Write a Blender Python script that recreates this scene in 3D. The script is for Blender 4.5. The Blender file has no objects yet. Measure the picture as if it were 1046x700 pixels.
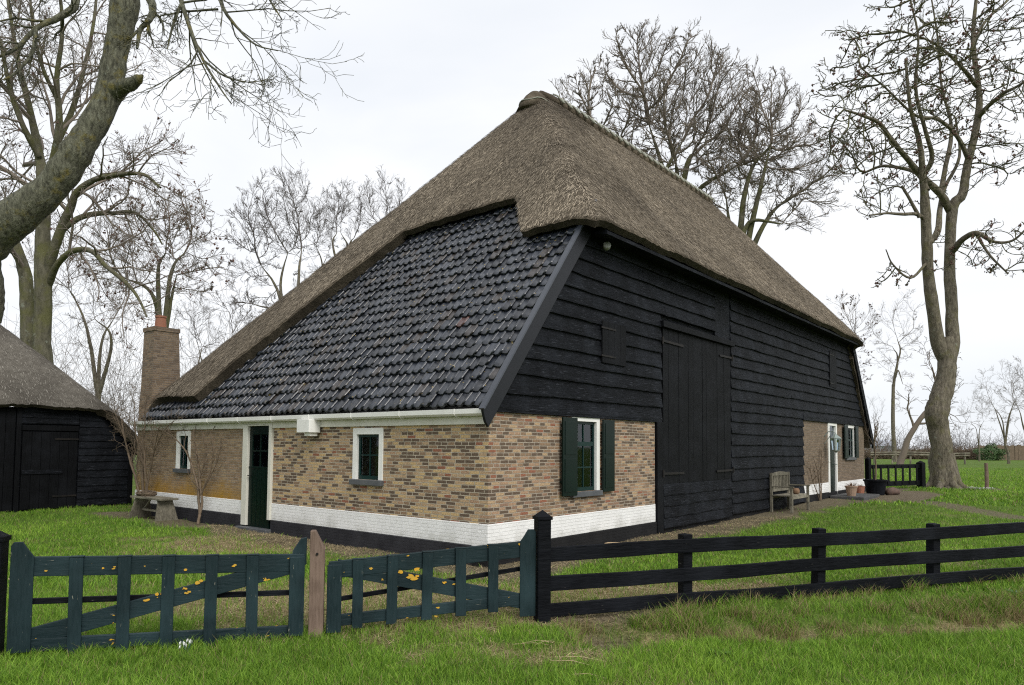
import bpy, bmesh, math, random
import numpy as np
from mathutils import Matrix, Vector
from mathutils.geometry import delaunay_2d_cdt
from math import radians, sin, cos, pi, sqrt, atan2

random.seed(7)
rng = np.random.default_rng(11)
sc = bpy.context.scene
COL = sc.collection

# ------------------------------------------------------------------ camera
H = 1.65
TH, RO = radians(3.15), radians(.42)
cam_d = bpy.data.cameras.new('camera')
cam_d.sensor_width = 36.0
cam_d.lens = 729 / 1046 * 36
cam_d.shift_y = 66 / 1046
cam_d.clip_start = .05
cam_d.clip_end = 6000
cam = bpy.data.objects.new('camera', cam_d)
COL.objects.link(cam)
cam.matrix_world = Matrix.Translation((0, 0, H)) @ Matrix.Rotation(pi / 2 + TH, 4, 'X') @ Matrix.Rotation(RO, 4, 'Z')
sc.camera = cam
CR = np.array((Matrix.Rotation(pi / 2 + TH, 3, 'X') @ Matrix.Rotation(RO, 3, 'Z')))


def at(px, py, Y):
    """point of the place seen along a bearing of the photo at ground distance Y"""
    d = CR @ np.array([(px - 523) / 729., -(py - 416) / 729., -1.])
    return np.array([0, 0, H]) + d * (Y / d[1])


def project(P):
    q = (P - np.array([0, 0, H])) @ CR
    z = np.maximum(-q[:, 2], 1e-3)
    return 523 + 729 * q[:, 0] / z, 416 - 729 * q[:, 1] / z, -q[:, 2]


# ------------------------------------------------------------------ sky and sun (overcast)
SUN_EL, SUN_AZ = radians(42), radians(150)      # azimuth from +Y clockwise: behind right shoulder
world = bpy.data.worlds.new('World')
sc.world = world
world.use_nodes = True
nt = world.node_tree
nt.nodes.clear()
o = nt.nodes.new('ShaderNodeOutputWorld')
bg = nt.nodes.new('ShaderNodeBackground')
sky = nt.nodes.new('ShaderNodeTexSky')
sky.sky_type = 'NISHITA'
sky.sun_disc = False
sky.sun_elevation = SUN_EL
sky.sun_rotation = SUN_AZ
tc = nt.nodes.new('ShaderNodeTexCoord')
mp = nt.nodes.new('ShaderNodeMapping')
mp.inputs['Scale'].default_value = (1.0, 1.0, 2.6)
nz = nt.nodes.new('ShaderNodeTexNoise')
nz.inputs['Scale'].default_value = 1.7
nz.inputs['Detail'].default_value = 5
nz.inputs['Roughness'].default_value = .5
nz.inputs['Distortion'].default_value = .5
rmp = nt.nodes.new('ShaderNodeValToRGB')
rmp.color_ramp.elements[0].position = .37
rmp.color_ramp.elements[0].color = (5.6, 5.8, 6.1, 1)
rmp.color_ramp.elements[1].position = .60
rmp.color_ramp.elements[1].color = (6.35, 6.42, 6.55, 1)
mx = nt.nodes.new('ShaderNodeMix')
mx.data_type = 'RGBA'
mx.inputs[0].default_value = .95
nt.links.new(tc.outputs['Generated'], mp.inputs[0])
nt.links.new(mp.outputs[0], nz.inputs['Vector'])
nt.links.new(nz.outputs[0], rmp.inputs[0])
nt.links.new(sky.outputs[0], mx.inputs[6])
nt.links.new(rmp.outputs[0], mx.inputs[7])
nt.links.new(mx.outputs[2], bg.inputs[0])
bg.inputs[1].default_value = .1
nt.links.new(bg.outputs[0], o.inputs[0])

sun_d = bpy.data.lights.new('sun', 'SUN')
sun_d.energy = 1.5
sun_d.angle = radians(30)
sun_d.color = (1, .96, .9)
sun = bpy.data.objects.new('sun', sun_d)
COL.objects.link(sun)
sdir = Vector((sin(SUN_AZ) * cos(SUN_EL), cos(SUN_AZ) * cos(SUN_EL), sin(SUN_EL)))
sun.rotation_euler = sdir.to_track_quat('Z', 'Y').to_euler()
sun.location = (10, -20, 30)

sc.view_settings.view_transform = 'Standard'
sc.view_settings.look = 'None'
sc.view_settings.exposure = .72
sc.view_settings.gamma = 1
sc.cycles.use_denoising = False
sc.cycles.filter_width = 1.15
sc.cycles.max_bounces = 5
sc.cycles.diffuse_bounces = 3
sc.cycles.transparent_max_bounces = 8

# ------------------------------------------------------------------ material helpers


def newmat(name):
    m = bpy.data.materials.new(name)
    m.use_nodes = True
    m.node_tree.nodes.clear()
    return m, m.node_tree


class N:
    """tiny node-graph helper"""

    def __init__(s, name):
        s.m, s.t = newmat(name)
        s.out = s.t.nodes.new('ShaderNodeOutputMaterial')
        s.b = s.t.nodes.new('ShaderNodeBsdfPrincipled')
        s.t.links.new(s.b.outputs[0], s.out.inputs[0])

    def put(s, sock, v):
        if isinstance(v, (int, float)):
            sock.default_value = v
        elif isinstance(v, tuple):
            sock.default_value = v if len(v) == len(sock.default_value) else v + (1,)
        else:
            s.t.links.new(v, sock)

    def coord(s, scale=(1, 1, 1), swap=None, kind='Object'):
        c = s.t.nodes.new('ShaderNodeTexCoord').outputs[kind]
        if swap:
            sp = s.t.nodes.new('ShaderNodeSeparateXYZ')
            s.t.links.new(c, sp.inputs[0])
            cb = s.t.nodes.new('ShaderNodeCombineXYZ')
            for i, a in enumerate(swap):
                s.t.links.new(sp.outputs[a], cb.inputs[i])
            c = cb.outputs[0]
        mp = s.t.nodes.new('ShaderNodeMapping')
        mp.inputs['Scale'].default_value = scale
        s.t.links.new(c, mp.inputs[0])
        return mp.outputs[0]

    def noise(s, vec, scale, detail=4, rough=.55, dist=0):
        n = s.t.nodes.new('ShaderNodeTexNoise')
        s.t.links.new(vec, n.inputs['Vector'])
        n.inputs['Scale'].default_value = scale
        n.inputs['Detail'].default_value = detail
        n.inputs['Roughness'].default_value = rough
        n.inputs['Distortion'].default_value = dist
        return n.outputs[0]

    def ramp(s, fac, stops, const=False):
        r = s.t.nodes.new('ShaderNodeValToRGB')
        e = r.color_ramp.elements
        if const:
            r.color_ramp.interpolation = 'CONSTANT'
        while len(e) < len(stops):
            e.new(.5)
        for i, (p, c) in enumerate(stops):
            e[i].position = p
            if not isinstance(c, tuple):
                c = (c, c, c)
            e[i].color = c + (1,)
        s.put(r.inputs[0], fac)
        return r.outputs[0]

    def mix(s, f, a, b, mode='MIX'):
        m = s.t.nodes.new('ShaderNodeMix')
        m.data_type = 'RGBA'
        m.blend_type = mode
        s.put(m.inputs[0], f)
        s.put(m.inputs[6], a)
        s.put(m.inputs[7], b)
        return m.outputs[2]

    def math(s, op, a, b=0.0):
        m = s.t.nodes.new('ShaderNodeMath')
        m.operation = op
        s.put(m.inputs[0], a)
        s.put(m.inputs[1], b)
        return m.outputs[0]

    def attr(s, name):
        a = s.t.nodes.new('ShaderNodeAttribute')
        a.attribute_name = name
        return a

    def bump(s, h, strength=.5, dist=.02):
        b = s.t.nodes.new('ShaderNodeBump')
        b.inputs['Strength'].default_value = strength
        b.inputs['Distance'].default_value = dist
        s.t.links.new(h, b.inputs['Height'])
        s.t.links.new(b.outputs[0], s.b.inputs['Normal'])

    def col(s, v):
        s.put(s.b.inputs['Base Color'], v)

    def rough(s, v):
        s.put(s.b.inputs['Roughness'], v)

    def spec(s, v):
        s.b.inputs['Specular IOR Level'].default_value = v


def m_paint(name, c, c2=None, rough=.5, sc_=3, wear=None, spec=.5, bumpd=.003, amt=(.35, .7)):
    n = N(name)
    v = n.coord()
    f = n.ramp(n.noise(v, sc_, 5), [(amt[0], 0.), (amt[1], 1.)])
    c2 = c2 or tuple(x * .75 for x in c)
    base = n.mix(f, c, c2)
    if wear:
        w = n.ramp(n.noise(n.coord((1, 1, 1)), 16, 6, .7), [(wear[1], 0.), (wear[1] + .04, 1.)])
        base = n.mix(w, base, wear[0])
    n.col(base)
    n.rough(rough)
    n.spec(spec)
    n.bump(n.noise(n.coord((4, 4, 4)), 14, 5, .65), .5, bumpd)
    return n.m


def m_wood(name, c1, c2, stretch, rough=.6, spec=.4, bumpd=.006, lichen=None, wear=None):
    """painted / bare timber, grain along one axis (stretch = scale xyz)"""
    n = N(name)
    v = n.coord(stretch)
    g = n.noise(v, 9, 8, .65, .3)
    big = n.noise(n.coord(), 1.7, 3)
    base = n.mix(n.ramp(g, [(.3, 0.), (.7, 1.)]), c1, c2)
    base = n.mix(n.ramp(big, [(.45, 0.), (.7, .6)]), base, tuple(x * 2.0 for x in c2))
    if wear:
        w = n.ramp(n.noise(n.coord(tuple(x * 1.5 for x in stretch)), 7, 6, .7), [(wear[1], 0.), (wear[1] + .03, 1.)])
        base = n.mix(w, base, wear[0])
    if lichen:
        l = n.ramp(n.noise(n.coord((1, 1, 1.6)), lichen[2], 3, .5, .4), [(lichen[1], 0.), (lichen[1] + .015, 1.)])
        base = n.mix(l, base, lichen[0])
    n.col(base)
    n.rough(n.ramp(g, [(.2, rough - .12), (.8, rough + .15)]))
    n.spec(spec)
    n.bump(g, .8, bumpd)
    return n.m


def m_brick(name, swap, stops, mortar, dirt=None, plain=None, bw=.185, bh=.0505):
    n = N(name)
    v = n.coord(swap=swap)
    wob = n.noise(v, 6, 2)
    b = n.t.nodes.new('ShaderNodeTexBrick')
    # wobble the courses a little
    add = n.t.nodes.new('ShaderNodeVectorMath')
    add.operation = 'MULTIPLY_ADD'
    nn = n.t.nodes.new('ShaderNodeTexNoise')
    n.t.links.new(v, nn.inputs['Vector'])
    nn.inputs['Scale'].default_value = 5
    nn.inputs['Detail'].default_value = 3
    n.t.links.new(nn.outputs['Color'], add.inputs[0])
    add.inputs[1].default_value = (.05, .014, 0)
    n.t.links.new(v, add.inputs[2])
    n.t.links.new(add.outputs[0], b.inputs['Vector'])
    b.inputs['Scale'].default_value = 1
    b.inputs['Brick Width'].default_value = bw
    b.inputs['Row Height'].default_value = bh
    b.inputs['Mortar Size'].default_value = .0068
    b.inputs['Mortar Smooth'].default_value = .25
    b.inputs['Color1'].default_value = (0, 0, 0, 1)
    b.inputs['Color2'].default_value = (1, 1, 1, 1)
    b.inputs['Mortar'].default_value = (.5, .5, .5, 1)
    b.offset = .5
    b.squash = .72
    b.squash_frequency = 3
    fine = n.noise(v, 60, 4, .7)
    if plain:
        base = n.mix(n.ramp(n.noise(v, 3, 5), [(.35, 0.), (.7, 1.)]), plain[0], plain[1])
    else:
        base = n.ramp(b.outputs['Color'], stops, const=True)
        base = n.mix(.7, base, n.ramp(fine, [(.32, (.10, .09, .08)), (.68, (.82, .80, .76))]), 'OVERLAY')
        patch = n.ramp(n.noise(v, 1.1, 3), [(.35, 0.), (.7, .5)])
        base = n.mix(patch, base, (.36, .28, .18), 'MULTIPLY') if False else base
        base = n.mix(.10, base, (.27, .21, .135))
        mcol = n.mix(n.ramp(n.noise(v, 9, 3), [(.3, 0.), (.7, 1.)]), mortar, tuple(x * .6 for x in mortar))
        base = n.mix(b.outputs['Fac'], base, mcol)
    if dirt:
        for (c, axis, p0, p1, amt) in dirt:
            sp = n.t.nodes.new('ShaderNodeSeparateXYZ')
            n.t.links.new(v, sp.inputs[0])
            f = n.math('ADD', sp.outputs[axis], n.math('MULTIPLY', n.noise(v, 2.2, 5, .65), 1.1))
            f = n.ramp(n.math('SUBTRACT', f, .55), [(p0, amt), (p1, 0.)])
            base = n.mix(f, base, n.mix(n.ramp(fine, [(.35, 0.), (.65, 1.)]), c, tuple(x * .55 for x in c)))
    n.col(base)
    n.rough(.85)
    n.spec(.25)
    h = n.math('ADD', n.math('MULTIPLY', b.outputs['Fac'], -1.0), n.math('MULTIPLY', n.noise(v, 45, 5, .7), .9))
    n.bump(h, .9, .008 if not plain else .006)
    return n.m


YEL, TAN, BRN, DRK, RED, PNK, GRY = (.53, .385, .20), (.44, .315, .195), (.255, .17, .11), (.11, .078, .058), (.27, .105, .065), (.38, .25, .165), (.28, .25, .21)
OLD = [(0., DRK), (.17, YEL), (.30, BRN), (.40, TAN), (.47, DRK), (.56, TAN), (.63, BRN), (.70, YEL), (.78, RED), (.82, TAN), (.9, PNK), (.95, DRK)]
OLDB = [(0., DRK), (.17, PNK), (.25, BRN), (.38, TAN), (.46, DRK), (.54, (.27, .17, .12)), (.61, BRN), (.68, TAN), (.76, RED), (.81, PNK), (.89, BRN), (.94, DRK)]
NEWER = [(0., (.27, .19, .12)), (.3, (.34, .25, .16)), (.6, (.22, .155, .10)), (.8, (.30, .21, .14))]
M = {}
M['brick_front'] = m_brick('brick_front', (1, 2, 0), OLD, (.52, .46, .36))
M['brick_side'] = m_brick('brick_side', (0, 2, 1), OLDB, (.45, .39, .31))
M['brick_left'] = m_brick('brick_left', (1, 2, 0), NEWER, (.36, .31, .25), dirt=[((.46, .255, .03), 1, .45, 1.55, .95)])
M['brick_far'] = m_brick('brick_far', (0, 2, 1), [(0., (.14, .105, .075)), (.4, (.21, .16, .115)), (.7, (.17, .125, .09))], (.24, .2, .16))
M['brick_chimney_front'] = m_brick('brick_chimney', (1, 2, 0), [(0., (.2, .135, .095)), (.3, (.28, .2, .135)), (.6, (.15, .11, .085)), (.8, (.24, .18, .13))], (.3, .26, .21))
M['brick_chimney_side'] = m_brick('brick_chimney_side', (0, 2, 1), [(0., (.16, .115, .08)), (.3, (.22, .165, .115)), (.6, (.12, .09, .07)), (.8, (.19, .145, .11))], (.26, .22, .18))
M['white_front'] = m_brick('white_front', (1, 2, 0), None, None, plain=((.83, .83, .82), (.76, .76, .75)), dirt=[((.30, .29, .22), 1, .02, .42, .55)])
M['white_side'] = m_brick('white_side', (0, 2, 1), None, None, plain=((.83, .83, .82), (.76, .76, .75)), dirt=[((.30, .29, .22), 1, .02, .42, .55)])
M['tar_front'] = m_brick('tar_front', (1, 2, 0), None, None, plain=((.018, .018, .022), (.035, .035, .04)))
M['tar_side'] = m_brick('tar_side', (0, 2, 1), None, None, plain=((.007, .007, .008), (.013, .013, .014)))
M['plank'] = m_wood('black_plank', (.0018, .0020, .0028), (.010, .0115, .015), (.5, 1, 7), .55, .08, .03, wear=((.034, .037, .045), .59))  # grey weathering patches, with the boards' bluish sheen painted into the same colour
M['plank_v'] = m_wood('black_plank_upright', (.0018, .002, .0026), (.0055, .006, .0075), (6, 6, .5), .6, .10, .014)
M['fence_black'] = m_wood('black_fence_paint', (.0018, .0022, .0034), (.007, .008, .0105), (.8, .8, 6), .55, .08, .010, wear=((.13, .12, .11), .69))
M['gate_green'] = m_wood('green_gate_paint', (.005, .015, .018), (.013, .026, .030), (.8, 6, 6), .55, .2, .006, lichen=((.55, .33, .03), .69, 12), wear=((.22, .22, .18), .67))
M['gate_green_v'] = m_wood('green_gate_paint_upright', (.005, .015, .018), (.013, .026, .030), (6, 6, .8), .55, .2, .006, wear=((.22, .22, .18), .66))
M['lichen'] = m_paint('orange_lichen', (.62, .33, .02), (.45, .30, .05), .9, 40)
M['green_door'] = m_paint('green_door_paint', (.001, .0075, .0055), (.0015, .010, .007), .35, 3, spec=.2, bumpd=.001)
M['green_frame'] = m_paint('green_frame_paint', (.004, .025, .022), (.004, .02, .018), .35, 3, spec=.25, bumpd=.001)
M['white_paint'] = m_paint('white_paint', (.82, .82, .79), (.74, .74, .70), .45, 3)
M['cream_paint'] = m_paint('cream_paint', (.68, .67, .60), (.60, .59, .51), .5, 3)
M['grey_sill'] = m_paint('grey_sill_paint', (.07, .075, .085), (.1, .105, .11), .5, 5)
M['verge'] = m_paint('dark_verge_paint', (.012, .013, .017), (.008, .009, .012), .4, 2, spec=.25)
M['verge_top'] = m_paint('grey_verge_paint', (.05, .057, .072), (.04, .046, .06), .3, 2, spec=.45)
M['metal'] = m_paint('dark_iron', (.008, .008, .008), (.02, .016, .014), .6, 9, spec=.2)
M['zinc'] = m_paint('weathered_zinc', (.30, .36, .34), (.17, .21, .20), .5, 8)
M['terracotta'] = m_paint('terracotta', (.33, .13, .075), (.24, .11, .07), .8, 8)
M['grey_wood'] = m_wood('weathered_grey_wood', (.05, .045, .034), (.19, .175, .135), (5, 5, 2), .85, .2, .006)
M['brown_wood'] = m_wood('bare_brown_post', (.12, .082, .062), (.20, .145, .115), (6, 6, .6), .85, .2, .01)
M['pale_wood'] = m_wood('pale_plank', (.42, .30, .17), (.52, .40, .25), (1, 6, 6), .8, .2, .005)
M['stone'] = m_paint('paving_stone', (.07, .07, .07), (.045, .045, .045), .8, 6, bumpd=.01)
M['soil'] = m_paint('bare_soil', (.09, .06, .04), (.05, .035, .025), .95, 20, bumpd=.03)
M['dry_leaf'] = m_paint('dry_leaves', (.16, .09, .05), (.24, .15, .09), .9, 30)
M['rust_stem'] = m_paint('shrub_stem', (.17, .125, .085), (.10, .075, .05), .9, 8)
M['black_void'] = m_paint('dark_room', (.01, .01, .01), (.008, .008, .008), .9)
M['curtain'] = m_paint('net_curtain', (.78, .78, .76), (.66, .66, .64), .9)
M['white_flower'] = m_paint('white_petals', (.82, .82, .8), (.7, .72, .7), .6)
M['blue_leaf'] = m_paint('blue_green_leaf', (.05, .12, .07), (.03, .085, .055), .5)
M['green_leaf'] = m_paint('bright_leaf', (.06, .16, .02), (.05, .11, .02), .5)
M['ivy'] = m_paint('ivy_leaf', (.03, .055, .018), (.05, .075, .02), .5, 12)
M['evergreen'] = m_paint('evergreen_leaf', (.05, .10, .025), (.07, .13, .04), .6)


def m_bark(name, c1, c2, moss, lo=.5, scale=5.0):
    n = N(name)
    v = n.coord((1, 1, .35))
    g = n.noise(v, scale * 2.2, 8, .68, .4)
    base = n.mix(n.ramp(g, [(.35, 0.), (.65, 1.)]), c1, c2)
    ms = n.ramp(n.noise(n.coord(), scale * .45, 6, .65), [(lo, 0.), (lo + .14, .85)])
    base = n.mix(ms, base, moss)
    pale = n.ramp(n.noise(n.coord((1, 1, .7)), scale * 1.6, 5, .6), [(.62, 0.), (.68, .6)])
    base = n.mix(pale, base, (.24, .26, .21))
    n.col(base)
    n.rough(.9)
    n.spec(.2)
    n.bump(g, 1.0, .07)
    return n.m


M['bark_near'] = m_bark('mossy_bark', (.045, .044, .032), (.20, .20, .145), (.20, .165, .035), .54, 9)
M['bark'] = m_bark('grey_bark', (.07, .06, .045), (.21, .185, .14), (.13, .12, .06), .52, 5)
M['bark_green'] = m_bark('green_bark', (.065, .062, .042), (.15, .14, .10), (.11, .11, .045), .45, 3)
M['twig'] = m_paint('twig_bark', (.14, .115, .095), (.22, .185, .15), .9, 1.5)
M['twig_far'] = m_paint('distant_twig_bark', (.105, .092, .088), (.15, .13, .125), .9, .5)
M['twig_warm'] = m_paint('warm_twig_bark', (.12, .095, .075), (.16, .13, .10), .9, .5)
M['seed'] = m_paint('brown_seed_heads', (.10, .05, .04), (.15, .09, .07), .9, 30)


def m_thatch(name, c1, c2, c3):
    n = N(name)
    v = n.coord((1, 1, 1))
    g1 = n.noise(v, 42, 6, .75)
    g2 = n.noise(n.coord((.7, .7, .7)), 9, 6, .7)
    g3 = n.noise(v, .8, 5, .6)
    base = n.mix(n.ramp(g1, [(.36, 0.), (.64, 1.)]), c1, c2)
    base = n.mix(n.ramp(g2, [(.42, .55), (.62, 0.)]), base, c3)
    base = n.mix(n.ramp(g3, [(.42, .0), (.62, .75)]), base, tuple(x * .55 for x in c1))
    n.col(base)
    n.rough(.95)
    n.spec(.1)
    n.bump(n.math('ADD', g1, n.math('MULTIPLY', g2, .8)), 1.0, .05)
    return n.m


M['thatch'] = m_thatch('reed_thatch', (.115, .093, .069), (.37, .31, .235), (.085, .068, .046))
M['thatch_cut_shade'] = m_thatch('shaded_thatch_ends', (.055, .046, .034), (.15, .125, .095), (.04, .034, .025))  # darker cut reed ends, with the shade of these side faces painted in
M['thatch_old'] = m_thatch('old_reed_thatch', (.14, .125, .105), (.27, .25, .215), (.10, .09, .075))

n = N('reed_straw')
a = n.attr('col')
n.col(a.outputs['Color'])
n.rough(.8)
n.spec(.2)
M['straw'] = n.m

n = N('grass_blades')
a = n.attr('col')
n.col(a.outputs['Color'])
n.rough(.6)
n.spec(.25)
tr = n.t.nodes.new('ShaderNodeBsdfTranslucent')
n.t.links.new(a.outputs['Color'], tr.inputs[0])
ms = n.t.nodes.new('ShaderNodeMixShader')
ms.inputs[0].default_value = .3
n.t.links.new(n.b.outputs[0], ms.inputs[1])
n.t.links.new(tr.outputs[0], ms.inputs[2])
n.t.links.new(ms.outputs[0], n.out.inputs[0])
M['blade'] = n.m

# roof tiles: per-tile attribute
n = N('glazed_pantile')
a = n.attr('col')
v = n.coord()
g = n.noise(v, 24, 5, .7)
base = n.mix(n.ramp(g, [(.35, 0.), (.7, .6)]), a.outputs['Color'], (.018, .022, .030))
l = n.ramp(n.noise(v, 16, 4, .6), [(.665, 0.), (.70, 1.)])
base = n.mix(l, base, (.30, .22, .05))
n.col(base)
n.rough(n.ramp(g, [(.3, .2), (.7, .5)]))
n.spec(.8)
n.bump(g, .5, .006)
M['tile'] = n.m

# window glass
gm, t = newmat('window_glass')
o_ = t.nodes.new('ShaderNodeOutputMaterial')
gl = t.nodes.new('ShaderNodeBsdfGlossy')
gl.inputs['Roughness'].default_value = .04
gl.inputs['Color'].default_value = (.8, .85, .9, 1)
tp = t.nodes.new('ShaderNodeBsdfTransparent')
tp.inputs[0].default_value = (.8, .84, .84, 1)
fr = t.nodes.new('ShaderNodeFresnel')
fr.inputs[0].default_value = 1.6
ms = t.nodes.new('ShaderNodeMixShader')
t.links.new(fr.outputs[0], ms.inputs[0])
t.links.new(tp.outputs[0], ms.inputs[1])
t.links.new(gl.outputs[0], ms.inputs[2])
t.links.new(ms.outputs[0], o_.inputs[0])
M['glass'] = gm

# ground
n = N('ground_cover')
v = n.coord()
ad = n.attr('dirt')
asx = n.attr('straw')
g1 = n.noise(v, 26, 6, .7)
g2 = n.noise(v, 1.3, 5, .6)
g3 = n.noise(v, .12, 4, .6)
grass = n.mix(n.ramp(g1, [(.35, 0.), (.68, 1.)]), (.036, .080, .010), (.12, .21, .028))
grass = n.mix(n.ramp(g2, [(.42, 0.), (.62, .5)]), grass, (.115, .13, .040))
grass = n.mix(n.ramp(g3, [(.45, 0.), (.6, .35)]), grass, (.10, .125, .035))
strw = n.mix(n.ramp(n.noise(n.coord((1, 1, 1)), 38, 6, .75), [(.38, 0.), (.6, 1.)]), (.10, .085, .04), (.34, .27, .15))
dirt = n.mix(n.ramp(g1, [(.35, 0.), (.65, 1.)]), (.055, .042, .028), (.215, .18, .125))
base = n.mix(asx.outputs['Fac'], grass, strw)
base = n.mix(ad.outputs['Fac'], base, dirt)
n.col(base)
n.rough(.95)
n.spec(.1)
n.bump(g1, 1.0, .03)
M['ground'] = n.m

# ------------------------------------------------------------------ mesh helpers


class MB:
    def __init__(s):
        s.v, s.f = [], []

    def add(s, vs, fs):
        k = len(s.v)
        s.v += [tuple(map(float, p)) for p in vs]
        s.f += [tuple(i + k for i in f) for f in fs]

    def box(s, x0, x1, y0, y1, z0, z1):
        s.add([(x0, y0, z0), (x1, y0, z0), (x1, y1, z0), (x0, y1, z0), (x0, y0, z1), (x1, y0, z1), (x1, y1, z1), (x0, y1, z1)],
              [(0, 3, 2, 1), (4, 5, 6, 7), (0, 1, 5, 4), (1, 2, 6, 5), (2, 3, 7, 6), (3, 0, 4, 7)])

    def prism(s, poly, d):
        """poly: list of 3D points (planar), extruded by vector d"""
        k = len(poly)
        p = [np.array(q, float) for q in poly]
        d = np.array(d, float)
        s.add(p + [q + d for q in p], [tuple(range(k))[::-1], tuple(range(k, 2 * k))] + [(i, (i + 1) % k, k + (i + 1) % k, k + i) for i in range(k)])

    def bar(s, a, b, w, h, up=(0, 0, 1), taper=1.0):
        """box-section bar from a to b; w across, h along up"""
        a, b = np.array(a, float), np.array(b, float)
        t = (b - a) / np.linalg.norm(b - a)
        side = np.cross(t, up)
        side /= np.linalg.norm(side)
        u = np.cross(side, t)
        vs = []
        for p, k in ((a, 1), (b, taper)):
            for (i, j) in ((-1, -1), (1, -1), (1, 1), (-1, 1)):
                vs.append(p + side * w / 2 * i * k + u * h / 2 * j * k)
        s.add(vs, [(0, 1, 2, 3), (7, 6, 5, 4), (0, 4, 5, 1), (1, 5, 6, 2), (2, 6, 7, 3), (3, 7, 4, 0)])

    def tube(s, pts, rad, n=8, cap=True):
        pts = [np.array(p, float) for p in pts]
        if isinstance(rad, (int, float)):
            rad = [rad] * len(pts)
        ref = np.array([.3, .2, .93])
        vs = []
        for i, p in enumerate(pts):
            t = pts[min(i + 1, len(pts) - 1)] - pts[max(i - 1, 0)]
            t /= np.linalg.norm(t) + 1e-9
            a = np.cross(t, ref)
            if np.linalg.norm(a) < .05:
                a = np.cross(t, (1, 0, 0))
            a /= np.linalg.norm(a)
            b = np.cross(t, a)
            for k in range(n):
                w = 2 * pi * k / n
                vs.append(p + (a * cos(w) + b * sin(w)) * rad[i])
        fs = []
        for i in range(len(pts) - 1):
            for k in range(n):
                fs.append((i * n + k, i * n + (k + 1) % n, (i + 1) * n + (k + 1) % n, (i + 1) * n + k))
        if cap:
            fs.append(tuple(range(n))[::-1])
            fs.append(tuple(range((len(pts) - 1) * n, len(pts) * n)))
        s.add(vs, fs)

    def lathe(s, prof, c=(0, 0, 0), n=20):
        vs, fs = [], []
        for (r, z) in prof:
            for k in range(n):
                w = 2 * pi * k / n
                vs.append((c[0] + r * cos(w), c[1] + r * sin(w), c[2] + z))
        for i in range(len(prof) - 1):
            for k in range(n):
                fs.append((i * n + k, i * n + (k + 1) % n, (i + 1) * n + (k + 1) % n, (i + 1) * n + k))
        fs.append(tuple(range(n))[::-1])
        fs.append(tuple(range((len(prof) - 1) * n, len(prof) * n)))
        s.add(vs, fs)

    def build(s, name, m, parent=None, bevel=0, smooth=False, fix=True):
        me = bpy.data.meshes.new(name)
        me.from_pydata(s.v, [], s.f)
        if fix:
            bm = bmesh.new()
            bm.from_mesh(me)
            bmesh.ops.recalc_face_normals(bm, faces=bm.faces)
            bm.to_mesh(me)
            bm.free()
        return link(name, me, m, parent, bevel, smooth)


def link(name, me, m, parent=None, bevel=0, smooth=False):
    if isinstance(m, (list, tuple)):
        for q in m:
            me.materials.append(M[q])
    else:
        me.materials.append(M[m])
    if smooth:
        me.polygons.foreach_set('use_smooth', np.ones(len(me.polygons), bool))
    ob = bpy.data.objects.new(name, me)
    COL.objects.link(ob)
    if parent:
        ob.parent = parent
    if bevel:
        b = ob.modifiers.new('bevel', 'BEVEL')
        b.width = bevel
        b.segments = 2
        b.limit_method = 'ANGLE'
    return ob


def thing(name, label, cat, loc=(0, 0, 0), rz=0, group=None):
    o = bpy.data.objects.new(name, None)
    COL.objects.link(o)
    o.location = loc
    o.rotation_euler = (0, 0, rz)
    o['label'] = label
    o['category'] = cat
    if group:
        o['group'] = group
    return o


def tag(o, label, cat, group=None):
    o['label'] = label
    o['category'] = cat
    if group:
        o['group'] = group
    return o


def np_mesh(name, V, F, cols=None):
    """V (n,3), F (m,k) equal-size faces or list of such arrays"""
    if not isinstance(F, list):
        F = [F]
    me = bpy.data.meshes.new(name)
    nl = sum(f.size for f in F)
    nf = sum(len(f) for f in F)
    me.vertices.add(len(V))
    me.vertices.foreach_set('co', np.ascontiguousarray(V, dtype=np.float32).ravel())
    me.loops.add(nl)
    me.loops.foreach_set('vertex_index', np.concatenate([f.ravel() for f in F]).astype(np.int32))
    me.polygons.add(nf)
    tot = np.concatenate([np.full(len(f), f.shape[1]) for f in F]).astype(np.int32)
    st = np.concatenate([[0], np.cumsum(tot)[:-1]]).astype(np.int32)
    me.polygons.foreach_set('loop_start', st)
    me.polygons.foreach_set('loop_total', tot)
    if cols is not None:
        at_ = me.attributes.new('col', 'FLOAT_COLOR', 'POINT')
        c = np.ones((len(V), 4), np.float32)
        c[:, :3] = cols
        at_.data.foreach_set('color', c.ravel())
    me.update(calc_edges=True)
    return me


# value noise for terrain / density
_tab = rng.random((256, 256))


def vnoise(x, y, f):
    x = np.asarray(x) * f + 1000.3
    y = np.asarray(y) * f + 1000.7
    i, j = np.floor(x).astype(int), np.floor(y).astype(int)
    u, v = x - i, y - j
    u, v = u * u * (3 - 2 * u), v * v * (3 - 2 * v)
    g = lambda a, b: _tab[a % 256, b % 256]
    return (g(i, j) * (1 - u) + g(i + 1, j) * u) * (1 - v) + (g(i, j + 1) * (1 - u) + g(i + 1, j + 1) * u) * v


def sstep(x, a, b):
    t = np.clip((np.asarray(x, float) - a) / (b - a), 0, 1)
    return t * t * (3 - 2 * t)


# ------------------------------------------------------------------ the house frame: x along the barn side (s), y along the low front (t)
YAW = radians(39.25)
C0 = np.array([-.3207, 9.858, 0])
BV = np.array([sin(YAW), cos(YAW), 0])
AV = np.array([-cos(YAW), sin(YAW), 0])
HROT = atan2(BV[1], BV[0])


def hl(x, y):
    """world -> house (s, t)"""
    dx, dy = np.asarray(x) - C0[0], np.asarray(y) - C0[1]
    return dx * BV[0] + dy * BV[1], dx * AV[0] + dy * AV[1]


def hw(s, t, z=0.):
    return C0 + BV * s + AV * t + np.array([0, 0, z])


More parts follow.
